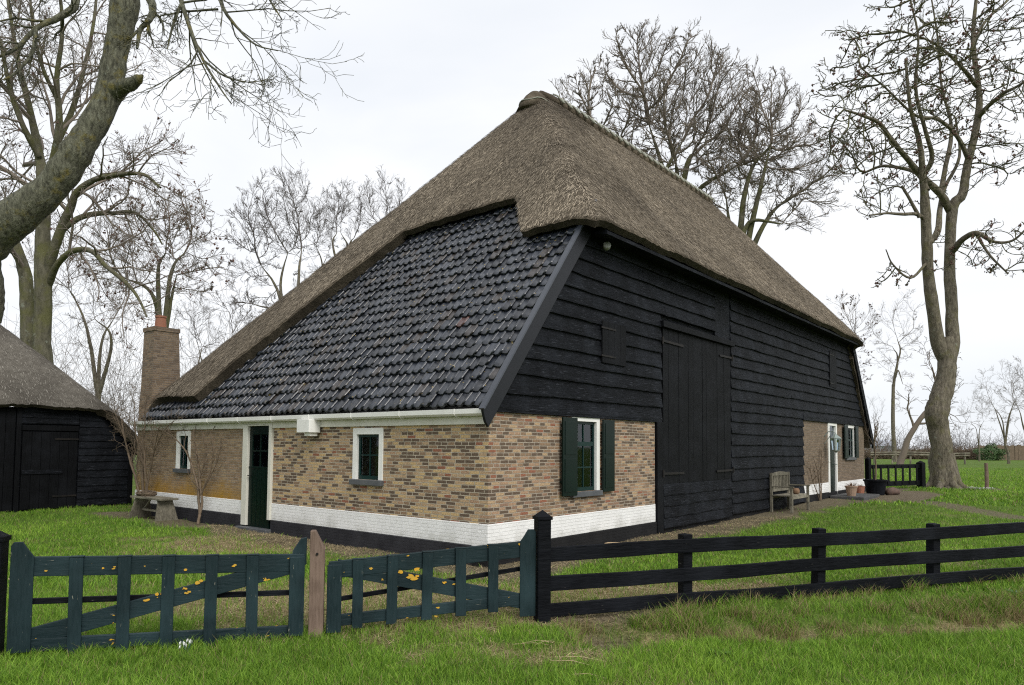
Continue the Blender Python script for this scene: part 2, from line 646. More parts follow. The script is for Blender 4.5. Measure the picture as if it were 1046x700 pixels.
# fence line and trench in world space
FP = np.array([.26, 6.92])
FD = np.array([.94, .341])
T0, T1 = np.array([.75, 6.2]), np.array([4.6, 7.15])
TD = (T1 - T0) / np.linalg.norm(T1 - T0)
TN = np.array([-TD[1], TD[0]])


def trench(x, y):
    a = (x - T0[0]) * TD[0] + (y - T0[1]) * TD[1]
    b = (x - T0[0]) * TN[0] + (y - T0[1]) * TN[1]
    b = b + (vnoise(x, y, 1.1) - .5) * .28
    e = sstep(a, -.35, .35)
    return e * np.exp(-(b / np.where(b > 0, .42, .26)) ** 2), a, b


def gz(x, y):
    x, y = np.asarray(x, float), np.asarray(y, float)
    tr, a, b = trench(x, y)
    z = -.40 * tr
    hole = np.exp(-(((x - .92) / .28) ** 2 + ((y - 6.58) / .36) ** 2))
    z = z - .26 * hole
    near = np.exp(-((y - 8) / 60) ** 2)
    z = z + near * ((vnoise(x, y, .7) - .5) * .05 + (vnoise(x, y, 2.9) - .5) * .035 + (vnoise(x, y, 9) - .5) * .012)
    z = z + .12 * sstep(y, 14, 24) * sstep(x, 2, 8)
    s, t = hl(x, y)
    z = z + .05 * sstep(t, 1.5, 6) * np.exp(-((s + .4) / 1.4) ** 2)
    return z


def masks(x, y):
    x, y = np.asarray(x, float), np.asarray(y, float)
    s, t = hl(x, y)
    n1 = (vnoise(x, y, 1.6) - .5) * .8 + (vnoise(x, y, 5) - .5) * .4
    dirt = np.zeros_like(x)
    # along the low front and along the barn side
    d = sstep(s + n1 * .5, -.95, -.55) * (s < .6) * (t > -.6) * (t < 11.4)
    dirt = np.maximum(dirt, d * .9)
    d = sstep(-(t + n1 * .5), -9, -8.9) * sstep(t + n1 * .6, -1.2, -.7) * (t < .6) * sstep(s, -1.0, -.3) * (1 - sstep(s, 23, 24.5))
    dirt = np.maximum(dirt, d * .95)
    d = np.exp(-(((s - 19) / 3.6) ** 2 + ((t + 1.2) / 1.5) ** 2) ** 1.5)
    dirt = np.maximum(dirt, sstep(d + n1 * .2, .35, .6))
    # trodden path on the right
    P = [(9.5, 21.0), (11.2, 22.2), (12.3, 21.0), (12.2, 17.6), (12.9, 14)]
    dm = np.full_like(x, 99.)
    for (a, b) in zip(P[:-1], P[1:]):
        a, b = np.array(a), np.array(b)
        l2 = ((b - a) ** 2).sum()
        k = np.clip(((x - a[0]) * (b - a)[0] + (y - a[1]) * (b - a)[1]) / l2, 0, 1)
        dm = np.minimum(dm, np.hypot(x - a[0] - k * (b - a)[0], y - a[1] - k * (b - a)[1]))
    dirt = np.maximum(dirt, .85 * (1 - sstep(dm + n1 * .3, .35, .6)))
    dirt = np.maximum(dirt, .8 * (1 - sstep(np.hypot(x - 18.4, y - 27.9) + n1 * .5, .6, 1.0)))
    dirt = np.maximum(dirt, .8 * (1 - sstep(np.hypot(x - 17.6, y - 29) + n1 * .5, 1.0, 1.7)))
    tr, a, b = trench(x, y)
    tt = sstep(tr + n1 * .6, .45, .75)
    hole = np.exp(-(((x - .92) / .34) ** 2 + ((y - 6.58) / .40) ** 2))
    dirt = np.maximum(dirt, np.maximum(tt * .9, sstep(hole, .35, .6)))
    # strip under the fence by the first bay
    u = (x - FP[0]) * FD[0] + (y - FP[1]) * FD[1]
    w = -(x - FP[0]) * FD[1] + (y - FP[1]) * FD[0]
    dirt = np.maximum(dirt, .9 * np.exp(-((w + .02) / .14) ** 2) * sstep(u, -.1, .2) * (1 - sstep(u, 1.2, 2.0)))
    # flattened dry grass behind the gates
    st = np.exp(-(((x + 1.3) / 2.3) ** 2 + ((y - 7.6) / 1.15) ** 2))
    st = np.maximum(st, .75 * np.exp(-(((x - 1.6) / 2.3) ** 2 + ((y - 8.3) / .7) ** 2)))
    st = np.maximum(st, .5 * np.exp(-(((x + 4.2) / 2.6) ** 2 + ((y - 11.5) / 1.5) ** 2)))
    st = np.maximum(st, .55 * np.exp(-(((x - .2) / 1.0) ** 2 + ((y - 5.7) / .4) ** 2)))
    st = np.maximum(st, .5 * sstep(tr, .12, .5))
    n2 = vnoise(x, y, 3.1) * .5 + vnoise(x, y, 8.3) * .5
    straw = np.clip(sstep(st * 1.45 + (n2 - .5) * .9, .22, .72), 0, 1)
    straw = np.maximum(straw, .35 * sstep(vnoise(x, y, .9) + (n2 - .5) * .5, .7, .95))
    return np.clip(dirt, 0, 1), np.clip(straw, 0, 1)


def axis(lo, hi, step, far, k=1.35):
    a = list(np.arange(lo, hi + 1e-6, step))
    d = step
    x = hi
    while x < far:
        d *= k
        x += d
        a.append(x)
    d = step
    x = lo
    while x > -far:
        d *= k
        x -= d
        a.insert(0, x)
    return np.array(a)


gx = axis(-14, 24, .11, 3000)
gy = axis(3.2, 34, .11, 3000)
X, Y = np.meshgrid(gx, gy)
V = np.stack([X.ravel(), Y.ravel(), gz(X.ravel(), Y.ravel())], 1)
nx, ny = len(gx), len(gy)
idx = np.arange(nx * ny).reshape(ny, nx)
F = np.stack([idx[:-1, :-1].ravel(), idx[:-1, 1:].ravel(), idx[1:, 1:].ravel(), idx[1:, :-1].ravel()], 1)
me = np_mesh('ground', V, F)
dm_, sm_ = masks(V[:, 0], V[:, 1])
for nm, arr in (('dirt', dm_), ('straw', sm_)):
    aa = me.attributes.new(nm, 'FLOAT', 'POINT')
    aa.data.foreach_set('value', arr.astype(np.float32))
g = link('ground', me, 'ground', smooth=True)
g['kind'] = 'structure'

# ------------------------------------------------------------------ FARMHOUSE
house = thing('farmhouse', 'large old farmhouse with steep thatched roof, black tarred planks and patched yellow brick walls', 'farmhouse', tuple(C0), HROT)
# roof planes (outer thatch) in house coords
mA = 1.30


def tileZ(s):
    return 2.345 + mA * s


def thatchZ(s, t, k=.55):
    pl = [2.755 + 1.3 * s, 5.93 + 1.21 * t, 13.6 - 1.06 * t, 29.7 - 1.3 * s]
    a = np.stack([np.broadcast_to(p, np.broadcast(s, t).shape).astype(float) for p in pl])
    m = a.min(0)
    return m - k * .28 * np.log(np.exp(-(a - m) / (k * .28)).sum(0)) * 1.0


def thatch_mesh(name, poly, zfun, mat, parent, step=.12, thick=.32, taper=None, edge=.12, reeds=0, camside=None, rcol=None, boxlim=None):
    # subdivide the boundary with a ragged jitter
    bp = []
    for i in range(len(poly)):
        a, b = np.array(poly[i]), np.array(poly[(i + 1) % len(poly)])
        L = np.linalg.norm(b - a)
        k = max(2, int(L / .09))
        nrm = np.array([-(b - a)[1], (b - a)[0]]) / L
        for j in range(k):
            p = a + (b - a) * j / k
            if j:
                p = p + nrm * (random.uniform(-.012, .012) + .025 * (vnoise(p[0], p[1], 1.3) - .5))
            bp.append(p)
    bp = np.array(bp)
    x0, y0 = bp.min(0)
    x1, y1 = bp.max(0)
    gxx, gyy = np.meshgrid(np.arange(x0 + step / 2, x1, step), np.arange(y0 + step / 2, y1, step))
    q = np.stack([gxx.ravel(), gyy.ravel()], 1) + (rng.random((gxx.size, 2)) - .5) * step * .5

    def sdist(q):
        inside = np.zeros(len(q), bool)
        d = np.full(len(q), 1e9)
        for i in range(len(bp)):
            a, b = bp[i], bp[(i + 1) % len(bp)]
            c = ((a[1] > q[:, 1]) != (b[1] > q[:, 1])) & (q[:, 0] < (b[0] - a[0]) * (q[:, 1] - a[1]) / (b[1] - a[1] + 1e-12) + a[0])
            inside ^= c
            e = b - a
            k = np.clip(((q - a) @ e) / (e @ e), 0, 1)
            d = np.minimum(d, np.hypot(*(q - a - k[:, None] * e).T))
        return inside, d
    ins, d = sdist(q)
    q = q[ins & (d > .05)]
    pts = [Vector(p) for p in bp] + [Vector(p) for p in q]
    nb = len(bp)
    vs, es, fs, *_ = delaunay_2d_cdt(pts, [(i, (i + 1) % nb) for i in range(nb)], [], 1, 1e-6)
    P = np.array([tuple(v) for v in vs])
    z = zfun(P[:, 0], P[:, 1])
    _, d = sdist(P)
    z = z - .05 * np.clip(1 - d / .12, 0, 1) ** 2
    z = z + (vnoise(P[:, 0], P[:, 1], .9) - .5) * .05 + (vnoise(P[:, 0], P[:, 1], 4.3) - .5) * .015 + (rng.random(len(P)) - .5) * .012
    V = np.column_stack([P, z])
    F = np.array([f for f in fs if len(f) == 3])
    # orient up
    e = np.cross(V[F[:, 1]] - V[F[:, 0]], V[F[:, 2]] - V[F[:, 0]])
    F[e[:, 2] < 0] = F[e[:, 2] < 0][:, ::-1]
    e_ = .03
    gxn = (zfun(P[:, 0] + e_, P[:, 1]) - zfun(P[:, 0] - e_, P[:, 1])) / (2 * e_)
    gyn = (zfun(P[:, 0], P[:, 1] + e_) - zfun(P[:, 0], P[:, 1] - e_)) / (2 * e_)
    nr = np.stack([-gxn, -gyn, np.ones(len(P))], 1)
    nr /= np.linalg.norm(nr, axis=1)[:, None]
    tk_ = thick * np.ones(len(P))
    if taper is not None:
        m_ = taper(P[:, 0], P[:, 1])
        tk_ = np.where(m_, edge + (thick - edge) * sstep(d, 0, .45), tk_)
    Bt = V - nr * tk_[:, None]
    nV = len(V)
    cnt = {}
    for f in F:
        for a_, b_ in ((f[0], f[1]), (f[1], f[2]), (f[2], f[0])):
            cnt[(int(a_), int(b_))] = 1
    be = np.array([k_ for k_ in cnt if (k_[1], k_[0]) not in cnt])
    side_f = np.stack([be[:, 1], be[:, 0], be[:, 0] + nV, be[:, 1] + nV], 1)
    me = np_mesh(name, np.concatenate([V, Bt]), [np.concatenate([F, F[:, ::-1] + nV]), side_f])
    ob = link(name, me, [mat, 'thatch_cut_shade'], parent, smooth=False)
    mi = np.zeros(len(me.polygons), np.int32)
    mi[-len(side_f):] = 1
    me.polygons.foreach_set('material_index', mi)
    sm = np.ones(len(me.polygons), bool)
    sm[-len(side_f):] = False
    me.polygons.foreach_set('use_smooth', sm)
    try:
        me.set_sharp_from_angle(angle=radians(50))
    except Exception:
        pass
    # loose reed ends lying on the surface
    if reeds:
        r = []
        while sum(len(a) for a in r) < reeds:
            qq = rng.random((reeds, 2)) * (np.array([x1, y1]) - [x0, y0]) + [x0, y0]
            if boxlim is not None:
                qq = qq[boxlim(qq[:, 0], qq[:, 1])]
            i2, dd = sdist(qq)
            r.append(qq[i2])
        q = np.concatenate(r)[:reeds]
        e = .03
        z0 = zfun(q[:, 0], q[:, 1])
        gxd = (zfun(q[:, 0] + e, q[:, 1]) - z0) / e
        gyd = (zfun(q[:, 0], q[:, 1] + e) - z0) / e
        down = np.stack([-gxd, -gyd, -(gxd ** 2 + gyd ** 2)], 1)
        down /= np.linalg.norm(down, axis=1)[:, None]
        nrm = np.stack([-gxd, -gyd, np.ones(len(q))], 1)
        nrm /= np.linalg.norm(nrm, axis=1)[:, None]
        side = np.cross(down, nrm)
        L = rng.uniform(.04, .12, len(q))[:, None]
        dirv = down + side * rng.normal(0, .20, len(q))[:, None] + nrm * rng.uniform(-.02, .22, len(q))[:, None]
        w = rng.uniform(.002, .0055, len(q))[:, None]
        zz = z0 + (vnoise(q[:, 0], q[:, 1], .9) - .5) * .05 + (vnoise(q[:, 0], q[:, 1], 4.3) - .5) * .015
        c = np.column_stack([q, zz]) + nrm * .006
        side2 = side + rng.normal(0, .1, (len(q), 3))
        A0, A1 = c - side2 * w, c + side2 * w
        B0, B1 = c + dirv * L - side2 * w * .5, c + dirv * L + side2 * w * .5
        VV = np.stack([A0, A1, B1, B0], 1).reshape(-1, 3)
        FF = np.arange(len(q) * 4).reshape(-1, 4)
        base = np.array(rcol[0])[None] * (1 - (k := rng.random((len(q), 1)) ** 1.3)) + np.array(rcol[1])[None] * k
        base *= (.50 + .60 * vnoise(q[:, 0], q[:, 1], .7) + .35 * vnoise(q[:, 0], q[:, 1], 2.9))[:, None]
        me2 = np_mesh('reed_ends', VV, FF, np.repeat(base, 4, 0))
        ro = link('reed_ends', me2, 'straw', ob)
        ro['kind'] = 'stuff'
    return ob


outer = [(2.03, -.45), (10, -.49), (18.70, -.5), (18.92, -.14), (21.35, -.10), (21.35, 10.6), (.05, 10.6), (.007, 9.85), (-.03, 8.25), (.6, 7.65), (1.476, 6.52), (2.70, 4.80), (2.80, 1.80), (2.03, 1.08)]
th = thatch_mesh('thatched_roof', outer, thatchZ, 'thatch', house, step=.13, thick=.36, taper=lambda s, t: (t < 4.9) & (s < 19), reeds=190000,
                 rcol=((.066, .053, .038), (.52, .44, .335)), boxlim=lambda s, t: (t < 3.6) | ((2.755 + 1.3 * s) < (13.8 - 1.06 * t)))

# ridge capping and its zigzag binding
mb = MB()
pts = [(s, 3.38, 9.90 + .02 * sin(s * 3)) for s in np.linspace(5.6, 15.3, 30)]
mb.tube(pts, [.12] + [.16] * 28 + [.06], 10)
rc = mb.build('ridge_cap', 'thatch', th, smooth=True)
mb = MB()
for i, s in enumerate(np.arange(6.15, 15.0, .17)):
    for sg in (-1, 1):
        d = .07 if i % 2 else -.07
        mb.tube([(s - d, 3.38 + sg * .23, 9.88), (s, 3.38 + sg * .12, 10.05), (s + d, 3.38 + sg * .02, 10.10)], .027, 4)
M['rope'] = m_paint('pale_binding', (.36, .36, .31), (.26, .27, .23), .9, 6)
mb.build('ridge_binding', 'rope', th, smooth=True)
mb = MB()
apx = np.array([5.5, 3.45, 9.86])
mb.lathe([(.46, -.42), (.36, -.22), (.24, -.05), (.12, .06), (.02, .10)], apx, 14)
mb.build('peak_cap', 'thatch', th, smooth=True)
mb = MB()
ring = [(apx[0] + .375 * cos(w), apx[1] + .375 * sin(w), apx[2] - .235 + .02 * sin(5 * w)) for w in np.linspace(0, 2 * pi, 25)]
mb.tube(ring, .014, 5, False)
mb.build('binding_rope', 'rope', th, smooth=True)

# pantiles on the low front slope
tb_v, tb_f, tb_c = [], [], []
nA = np.array([-mA, 0, 1]) / sqrt(1 + mA * mA)      # normal of the tile plane (s,t,z)
dn = np.array([-1, 0, -mA]) / sqrt(1 + mA * mA)      # down the slope
PW, PL = .172, .245


def tile_profile():
    # across the tile (along +t): narrow roll on the low side, then a flat pan
    u = np.array([0., .035, .11, .20, .27, .36, .62, .90, 1.0])
    hgt = np.array([.003, .016, .023, .019, .007, .001, -.002, .004, .010])
    return (u - .5) * (PW + .018), hgt


pu, ph = tile_profile()
rows = int(5.6 / PL)
start = np.array([-.12, 0, tileZ(-.12)])
for r in range(0, 25):
    for c in range(0, 64):
        tcn = .075 + c * PW + (.0)
        base = start - dn * (r * PL)
        s_mid = base[0] + .1
        # keep inside the hip on the far left and under the thatch
        tmax = 10.45 if s_mid < .14 else 9.75 - s_mid * 1.12
        if tcn > tmax:
            continue
        if tcn < 1.0 and s_mid > 2.6:
            continue
        if s_mid > 3.4:
            continue
        jt = random.gauss(0, .006)
        js = random.gauss(0, .012)
        rot = random.gauss(0, .03)
        lift = random.gauss(0, .007)
        k0 = len(tb_v)
        ccol = random.choice([(.004, .0055, .010)] * 8 + [(.012, .016, .025)] * 6 + [(.032, .038, .052)] * 3 + [(.038, .028, .022)] * 2)
        if random.random() < .004:
            ccol = (.10, .04, .03)
        nn = len(pu)
        rows_v = []
        for (q, zl) in ((-.0, .046), (.012, .040), (.10, .034), (PL + .05, .010)):   # distance up-slope, lift above plane
            for j in range(nn):
                rnd = 0
                if q == 0.:
                    rnd = .030 * (abs(pu[j]) / (PW / 2)) ** 2           # rounded lower end
                qq = q + rnd
                p = base - dn * (qq + js) + nA * (zl + ph[j] + lift - (.012 if q == 0. else 0)) + np.array([0, 1, 0]) * (tcn + pu[j] + jt + rot * qq)
                rows_v.append(p)
        # front lip (thickness)
        for j in range(nn):
            rnd = .030 * (abs(pu[j]) / (PW / 2)) ** 2
            p = base - dn * (rnd + js + .004) + nA * (.012 + ph[j] + lift - .006) + np.array([0, 1, 0]) * (tcn + pu[j] + jt)
            rows_v.append(p)
        tb_v += rows_v
        for a in range(3):
            for j in range(nn - 1):
                tb_f.append((k0 + a * nn + j, k0 + a * nn + j + 1, k0 + (a + 1) * nn + j + 1, k0 + (a + 1) * nn + j))
        for j in range(nn - 1):
            tb_f.append((k0 + 4 * nn + j, k0 + 4 * nn + j + 1, k0 + j + 1, k0 + j))
        tb_c += [ccol] * len(rows_v)
me = np_mesh('tiled_roof', np.array(tb_v), np.array(tb_f), np.array(tb_c))
tile_roof = link('tiled_roof', me, 'tile', house, smooth=True)
# batten boarding under the tiles
mb = MB()
mb.prism([(-.10, 0, tileZ(-.10) - .02), (2.3, 0, tileZ(2.3) - .02), (3.3, 1.1, tileZ(3.3) - .02), (3.3, 5.9, tileZ(3.3) - .02), (.2, 9.6, tileZ(.2) - .02), (-.10, 10.4, tileZ(-.10) - .02)], tuple(-nA * .05))
mb.build('roof_boarding', 'black_void', tile_roof)

# ---- walls
mb = MB()


def wall_grid(mb, axis_, u0, u1, z0, z1, holes, d0, d1):
    """solid wall with rectangular openings; axis 's' (side wall, depth along t) or 't' (front wall, depth along s)"""
    us = sorted({u0, u1, *[h[0] for h in holes], *[h[1] for h in holes]})
    us = [u for u in us if u0 <= u <= u1]
    for a, b in zip(us[:-1], us[1:]):
        zs = [(z0, z1)]
        for h in holes:
            if h[0] <= a + 1e-6 and h[1] >= b - 1e-6:
                nz_ = []
                for (p, q) in zs:
                    if h[2] > p:
                        nz_.append((p, min(q, h[2])))
                    if h[3] < q:
                        nz_.append((max(p, h[3]), q))
                zs = nz_
        for (p, q) in zs:
            if q - p > 1e-4:
                if axis_ == 's':
                    mb.box(a, b, d0, d1, p, q)
                else:
                    mb.box(d0, d1, a, b, p, q)


DR = (5.26, 6.24)          # front door opening (t)
W1 = (2.19, 2.93, 1.10, 1.93)
W2 = (8.37, 8.98, 1.12, 1.93)
WS = (2.00, 2.83, .93, 2.17)
D2 = (16.12, 17.08)
W3 = (18.1, 19.3, 1.36, 2.46)
mb = MB()
wall_grid(mb, 't', .3, DR[0], .57, 2.13, [W1], .0, .3)
mb.box(.0, .3, .0, .3, .57, 2.13)
mb.build('front_brick_wall', 'brick_front', house)
mb = MB()
wall_grid(mb, 't', DR[1], 10.93, .57, 2.13, [W2], .0, .3)
mb.build('front_brick_wall', 'brick_left', house)['label'] = 'newer orange stained brick wall left of the green door'
mb = MB()
wall_grid(mb, 's', .3, 4.80, .57, 2.19, [WS], .0, .3)
mb.box(.002, .3, -.0015, .2, .57, 2.19)
mb.build('side_brick_wall', 'brick_side', house)
mb = MB()
wall_grid(mb, 's', 13.66, 20.65, .57, 2.55, [(D2[0], D2[1], .2, 2.5), W3], .0, .3)
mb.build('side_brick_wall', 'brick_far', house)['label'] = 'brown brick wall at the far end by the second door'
mb = MB()      # whitewashed plinth, 1 cm proud
wall_grid(mb, 't', -.01, DR[0], .27, .575, [], -.012, .29)
mb.build('white_plinth', 'white_front', house, bevel=.006)
mb = MB()
wall_grid(mb, 't', DR[1], 10.95, .30, .575, [], -.012, .29)
mb.build('white_plinth', 'white_front', house, bevel=.006)
mb = MB()
mb.box(-.0135, 4.80, -.0135, .29, .25, .577)
mb.build('white_plinth', 'white_side', house, bevel=.006)
mb = MB()
mb.box(13.66, D2[0], -.012, .29, .30, .60)
mb.box(D2[1], 20.66, -.012, .29, .30, .58)
mb.build('white_plinth', 'white_side', house, bevel=.006)
mb = MB()
mb.box(-.03, .28, -.03, DR[0], -.3, .268)
mb.box(-.03, .28, DR[1], 10.97, -.3, .298)
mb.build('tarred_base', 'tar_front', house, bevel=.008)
mb = MB()
mb.box(-.032, 5.1, -.032, .27, -.3, .248)
mb.box(5.1, 13.66, .03, .27, -.3, .12)
mb.box(13.66, 20.67, -.03, .27, -.3, .298)
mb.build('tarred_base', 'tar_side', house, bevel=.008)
mb = MB()
mb.box(.3, 20.6, 10.6, 10.93, -.3, 2.2)
mb.box(20.35, 20.65, .3, 10.6, -.3, 2.4)
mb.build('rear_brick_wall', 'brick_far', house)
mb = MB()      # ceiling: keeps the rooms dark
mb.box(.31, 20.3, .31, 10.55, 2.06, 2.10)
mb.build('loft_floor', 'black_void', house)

# upper plank wall: backing + lapped boards
mb = MB()
zt = lambda s: min(5.52, tileZ(s) - .03, 29.25 - 1.3 * s)
prof = [(.1, .035, 2.2), (.1, .035, tileZ(.1) - .03), (2.35, .035, 5.38), (2.35, .035, 5.52), (18.2, .035, 5.52), (20.6, .035, 2.52), (13.66, .035, 2.52), (13.66, .035, .1), (5.1, .035, .1), (5.1, .035, 2.2)]
mb.prism(prof, (0, .1, 0))
# prism faces with concave outline are triangulated by splitting below


def board(mb, s0, s1, z, h, out=.05, thin=.008, endslope=None, seed=0):
    """one lapped board; lower edge waney; s0/s1 may differ at bottom (endslope = (ds0, ds1) per metre up)"""
    k = max(2, int((s1 - s0) / .35))
    vs = []
    ph_ = random.random() * 9
    for i in range(k + 1):
        f = i / k
        a0 = s0 + (s1 - s0) * f
        e = (endslope[0] * (1 - f) + endslope[1] * f) * h if endslope else 0
        lo = z + .005 * sin(a0 * 1.1 + ph_) + random.uniform(-.009, .009)
        oo = out + random.uniform(-.004, .004)
        vs += [(a0, .03, lo), (a0, -oo, lo), (a0, -oo - .002, lo + .02), (a0 + e, -thin, z + h + .03), (a0 + e, .03, z + h + .03)]
    fs = []
    for i in range(k):
        for j in range(5):
            fs.append((i * 5 + j, i * 5 + (j + 1) % 5, (i + 1) * 5 + (j + 1) % 5, (i + 1) * 5 + j))
    fs.append((0, 1, 2, 3, 4))
    fs.append(tuple(k * 5 + j for j in (4, 3, 2, 1, 0)))
    mb.add(vs, fs)


mb = MB()
# backing made of column strips so nothing is concave
for a in np.arange(.1, 20.6, .25):
    b = min(a + .25, 20.6)
    lo = 2.2 if a < 5.1 - .01 else (.1 if a < 13.6 else 2.52)
    ha, hb = zt(a), zt(b)
    if ha < lo + .02:
        continue
    mb.prism([(a, .032, lo), (b, .032, lo), (b, .032, hb), (a, .032, ha)], (0, .12, 0))
z = 2.17
while z < 5.42:
    h = random.uniform(.235, .285)
    sl = max(.02, (z - 2.345) / mA + .02)
    es0 = 1 / mA if z > 2.2 else 0
    if z < 3.9:
        board(mb, sl, 5.03, z, h, endslope=(es0, 0))
    elif z < 4.1:
        board(mb, sl, 5.03, z, h, endslope=(es0, 0))
    else:
        cut = random.uniform(4.0, 6.2)
        board(mb, sl, cut - .004, z, h, endslope=(es0, 0))
        board(mb, cut + .004, 7.57, z + .004, h)
    z += h
z = .14
while z < 5.42:
    h = random.uniform(.235, .285)
    if z < 2.45:
        board(mb, 8.42, 13.64, z, h)
    else:
        e = min(20.62, (29.22 - z) / 1.3)
        cut = random.choice([12.6, 13.64, 13.64, 14.4])
        es = -1 / 1.3 if (29.22 - z) / 1.3 < 20.7 else 0
        board(mb, 8.42, cut - .004, z, h)
        board(mb, cut + .004, e, z + .003, h, endslope=(0, es))
    z += h
mb.box(7.59, 8.40, -.02, .03, 4.12, 5.45)
mb.build('plank_wall', 'plank', house)
mb = MB()
mb.box(.02, 5.02, -.045, .028, 2.13, 2.20)
mb.build('trim_board', 'plank', house, bevel=.004)
mb = MB()
mb.box(13.62, 20.62, -.055, .028, 2.46, 2.60)
mb.build('trim_board', 'plank', house, bevel=.004)
# posts at brick / door joint
mb = MB()
mb.box(4.82, 5.06, -.05, .25, -.2, 2.14)
mb.build('door_post', 'plank_v', house, bevel=.006)

# big barn door: two tall leaves over horizontal kick boards
mb = MB()
mb.box(4.98, 8.5, -.11, .03, 3.98, 4.10)
bd = mb.build('barn_door', 'plank_v', house, bevel=.005)
bd['label'] = 'tall black double barn door with boarded lower part'
for (a, b) in ((5.09, 6.86), (6.875, 8.39)):
    mb = MB()
    k = 8
    for i in range(k):
        x0 = a + (b - a) * i / k
        x1 = a + (b - a) * (i + 1) / k
        mb.box(x0 + .002, x1 - .002, -.032 - random.uniform(0, .006), .02, .95, 3.975)
    mb.build('door_leaf', 'plank_v', bd, bevel=.004)
mb = MB()
zz = .1
for h in (.2, .22, .2, .22):
    board(mb, 5.09, 8.39, zz, h - .02, out=.05, thin=.03)
    zz += h
mb.build('kick_boards', 'plank', bd)
for (x, zc, L) in ((5.03, 1.15, .9), (8.45, 1.15, -.9), (5.03, 3.72, .9), (8.45, 3.72, -.7)):
    mb = MB()
    mb.bar((x, -.055, zc), (x + L, -.055, zc - .01), .012, .045)
    mb.tube([(x, -.06, zc - .07), (x, -.06, zc + .07)], .02, 8)
    mb.build('strap_hinge', 'metal', bd)
# loft hatches
for (a, b, c, d) in ((2.84, 3.63, 3.08, 3.80), (16.28, 17.0, 3.6, 4.75)):
    mb = MB()
    k = 4
    for i in range(k):
        mb.box(a + (b - a) * i / k + .002, a + (b - a) * (i + 1) / k - .002, -.065, -.02, c, d)
    hh = mb.build('hatch', 'plank_v', house, bevel=.004)
    for zc in (c + .12, d - .12):
        mb = MB()
        mb.bar((a - .04, -.072, zc), (a + .42, -.072, zc), .01, .03)
        mb.build('hinge', 'metal', hh)

# verge boards on the near and the far slope
mb = MB()
p0, p1 = np.array([-.18, tileZ(-.18)]), np.array([2.62, tileZ(2.62)])
up = np.array([nA[0], nA[2]])
f = lambda p, k, y: (p[0] + up[0] * k, y, p[1] + up[1] * k)
mb.prism([(p0[0] + .02, -.09, p0[1] - .13), (p0[0] + .08, -.09, p0[1] - .20), f(p1, -.21, -.09), f(p1, .05, -.09), f(p0, .05, -.09)], (0, .045, 0))
vb = mb.build('verge_board', 'verge', house, bevel=.004)
mb = MB()
mb.prism([f(p0, .053, -.125), f(p1, .053, -.125), f(p1, .083, -.125), f(p0, .083, -.125)], (0, .10, 0))
mb.build('verge_capping', 'verge_top', vb, bevel=.004)
# black board added to give the deep shade under the high eave
mb = MB()
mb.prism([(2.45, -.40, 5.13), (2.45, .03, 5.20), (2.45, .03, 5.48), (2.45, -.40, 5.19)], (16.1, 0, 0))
mb.build('eave_shade_board', 'plank', house, bevel=.004)
mb = MB()
q0, q1 = np.array([18.45, 29.7 - 1.3 * 18.45 - .25]), np.array([21.2, 29.7 - 1.3 * 21.2 - .25])
mb.prism([(q0[0], -.19, q0[1] - .22), (q1[0], -.19, q1[1] - .22), (q1[0], -.19, q1[1] + .22), (q0[0], -.19, q0[1] + .22)], (0, .05, 0))
mb.build('verge_board', 'plank', house)

# gutter, fascia, outlet box
mb = MB()
mb.box(-.035, .02, .0, DR[0] - .0, 1.955, 2.075)
mb.box(-.035, .02, DR[1] + .0, 10.93, 1.955, 2.075)
mb.box(-.045, .02, DR[0], DR[1], 2.03, 2.075)
mb.build('fascia_board', 'cream_paint', house, bevel=.004)
mb = MB()
prof = [(-.035, 2.09), (-.05, 2.075), (-.13, 2.07), (-.165, 2.10), (-.17, 2.165), (-.16, 2.168), (-.155, 2.11), (-.125, 2.085), (-.05, 2.09), (-.035, 2.165), (-.028, 2.165)]
mb.prism([(a, -.02, b) for a, b in prof], (0, 11.0, 0))
gt = mb.build('gutter', 'white_paint', house)
mb = MB()
mb.box(-.26, -.03, 3.80, 4.16, 1.86, 2.085)
mb.box(-.20, -.05, 3.85, 4.02, 1.80, 1.86)
mb.build('outlet_box', 'white_paint', gt, bevel=.008)
for t_ in np.arange(.5, 10.9, 1.15):
    mb = MB()
    mb.tube([(-.172, t_, 2.172), (-.176, t_, 2.10), (-.13, t_, 2.062), (-.04, t_, 2.06)], .006, 5)
    mb.build('gutter_bracket', 'white_paint', gt)
# damp streak below the outlet: thin old down-pipe mark
M['algae'] = m_paint('damp_streak', (.10, .09, .05), (.16, .13, .08), .95, 25)

# front door
mb = MB()
mb.box(-.05, .12, DR[0] - .0, DR[0] + .09, .27, 2.028)
mb.box(-.05, .12, DR[1] - .17, DR[1] + .0, .12, 2.028)
mb.box(-.05, .12, DR[0] + .09, DR[1] - .17, 2.0, 2.028)
fd = mb.build('front_door', 'cream_paint', house, bevel=.004)
fd['label'] = 'narrow dark green front door with four small panes'
mb = MB()
a, b = DR[0] + .092, DR[1] - .172
mb.box(-.0, .05, a, b, .10, 1.22)
mb.box(-.0, .05, a, a + .10, 1.22, 1.998)
mb.box(-.0, .05, b - .10, b, 1.22, 1.998)
mb.box(-.0, .05, a + .1, b - .1, 1.84, 1.998)
mb.box(.005, .045, (a + b) / 2 - .015, (a + b) / 2 + .015, 1.22, 1.84)
mb.box(.006, .044, a + .1, b - .1, 1.515, 1.545)
mb.box(-.012, .0, a + .0, b, 1.20, 1.235)
for i in range(5):
    x = a + (b - a) * (i + .5) / 5
    mb.box(-.006, .0, x - .058, x + .058, .14, 1.19)
mb.build('door_leaf', 'green_door', fd, bevel=.003)
mb = MB()
mb.box(.022, .028, a + .1, b - .1, 1.22, 1.84)
mb.build('glass_pane', 'glass', fd)
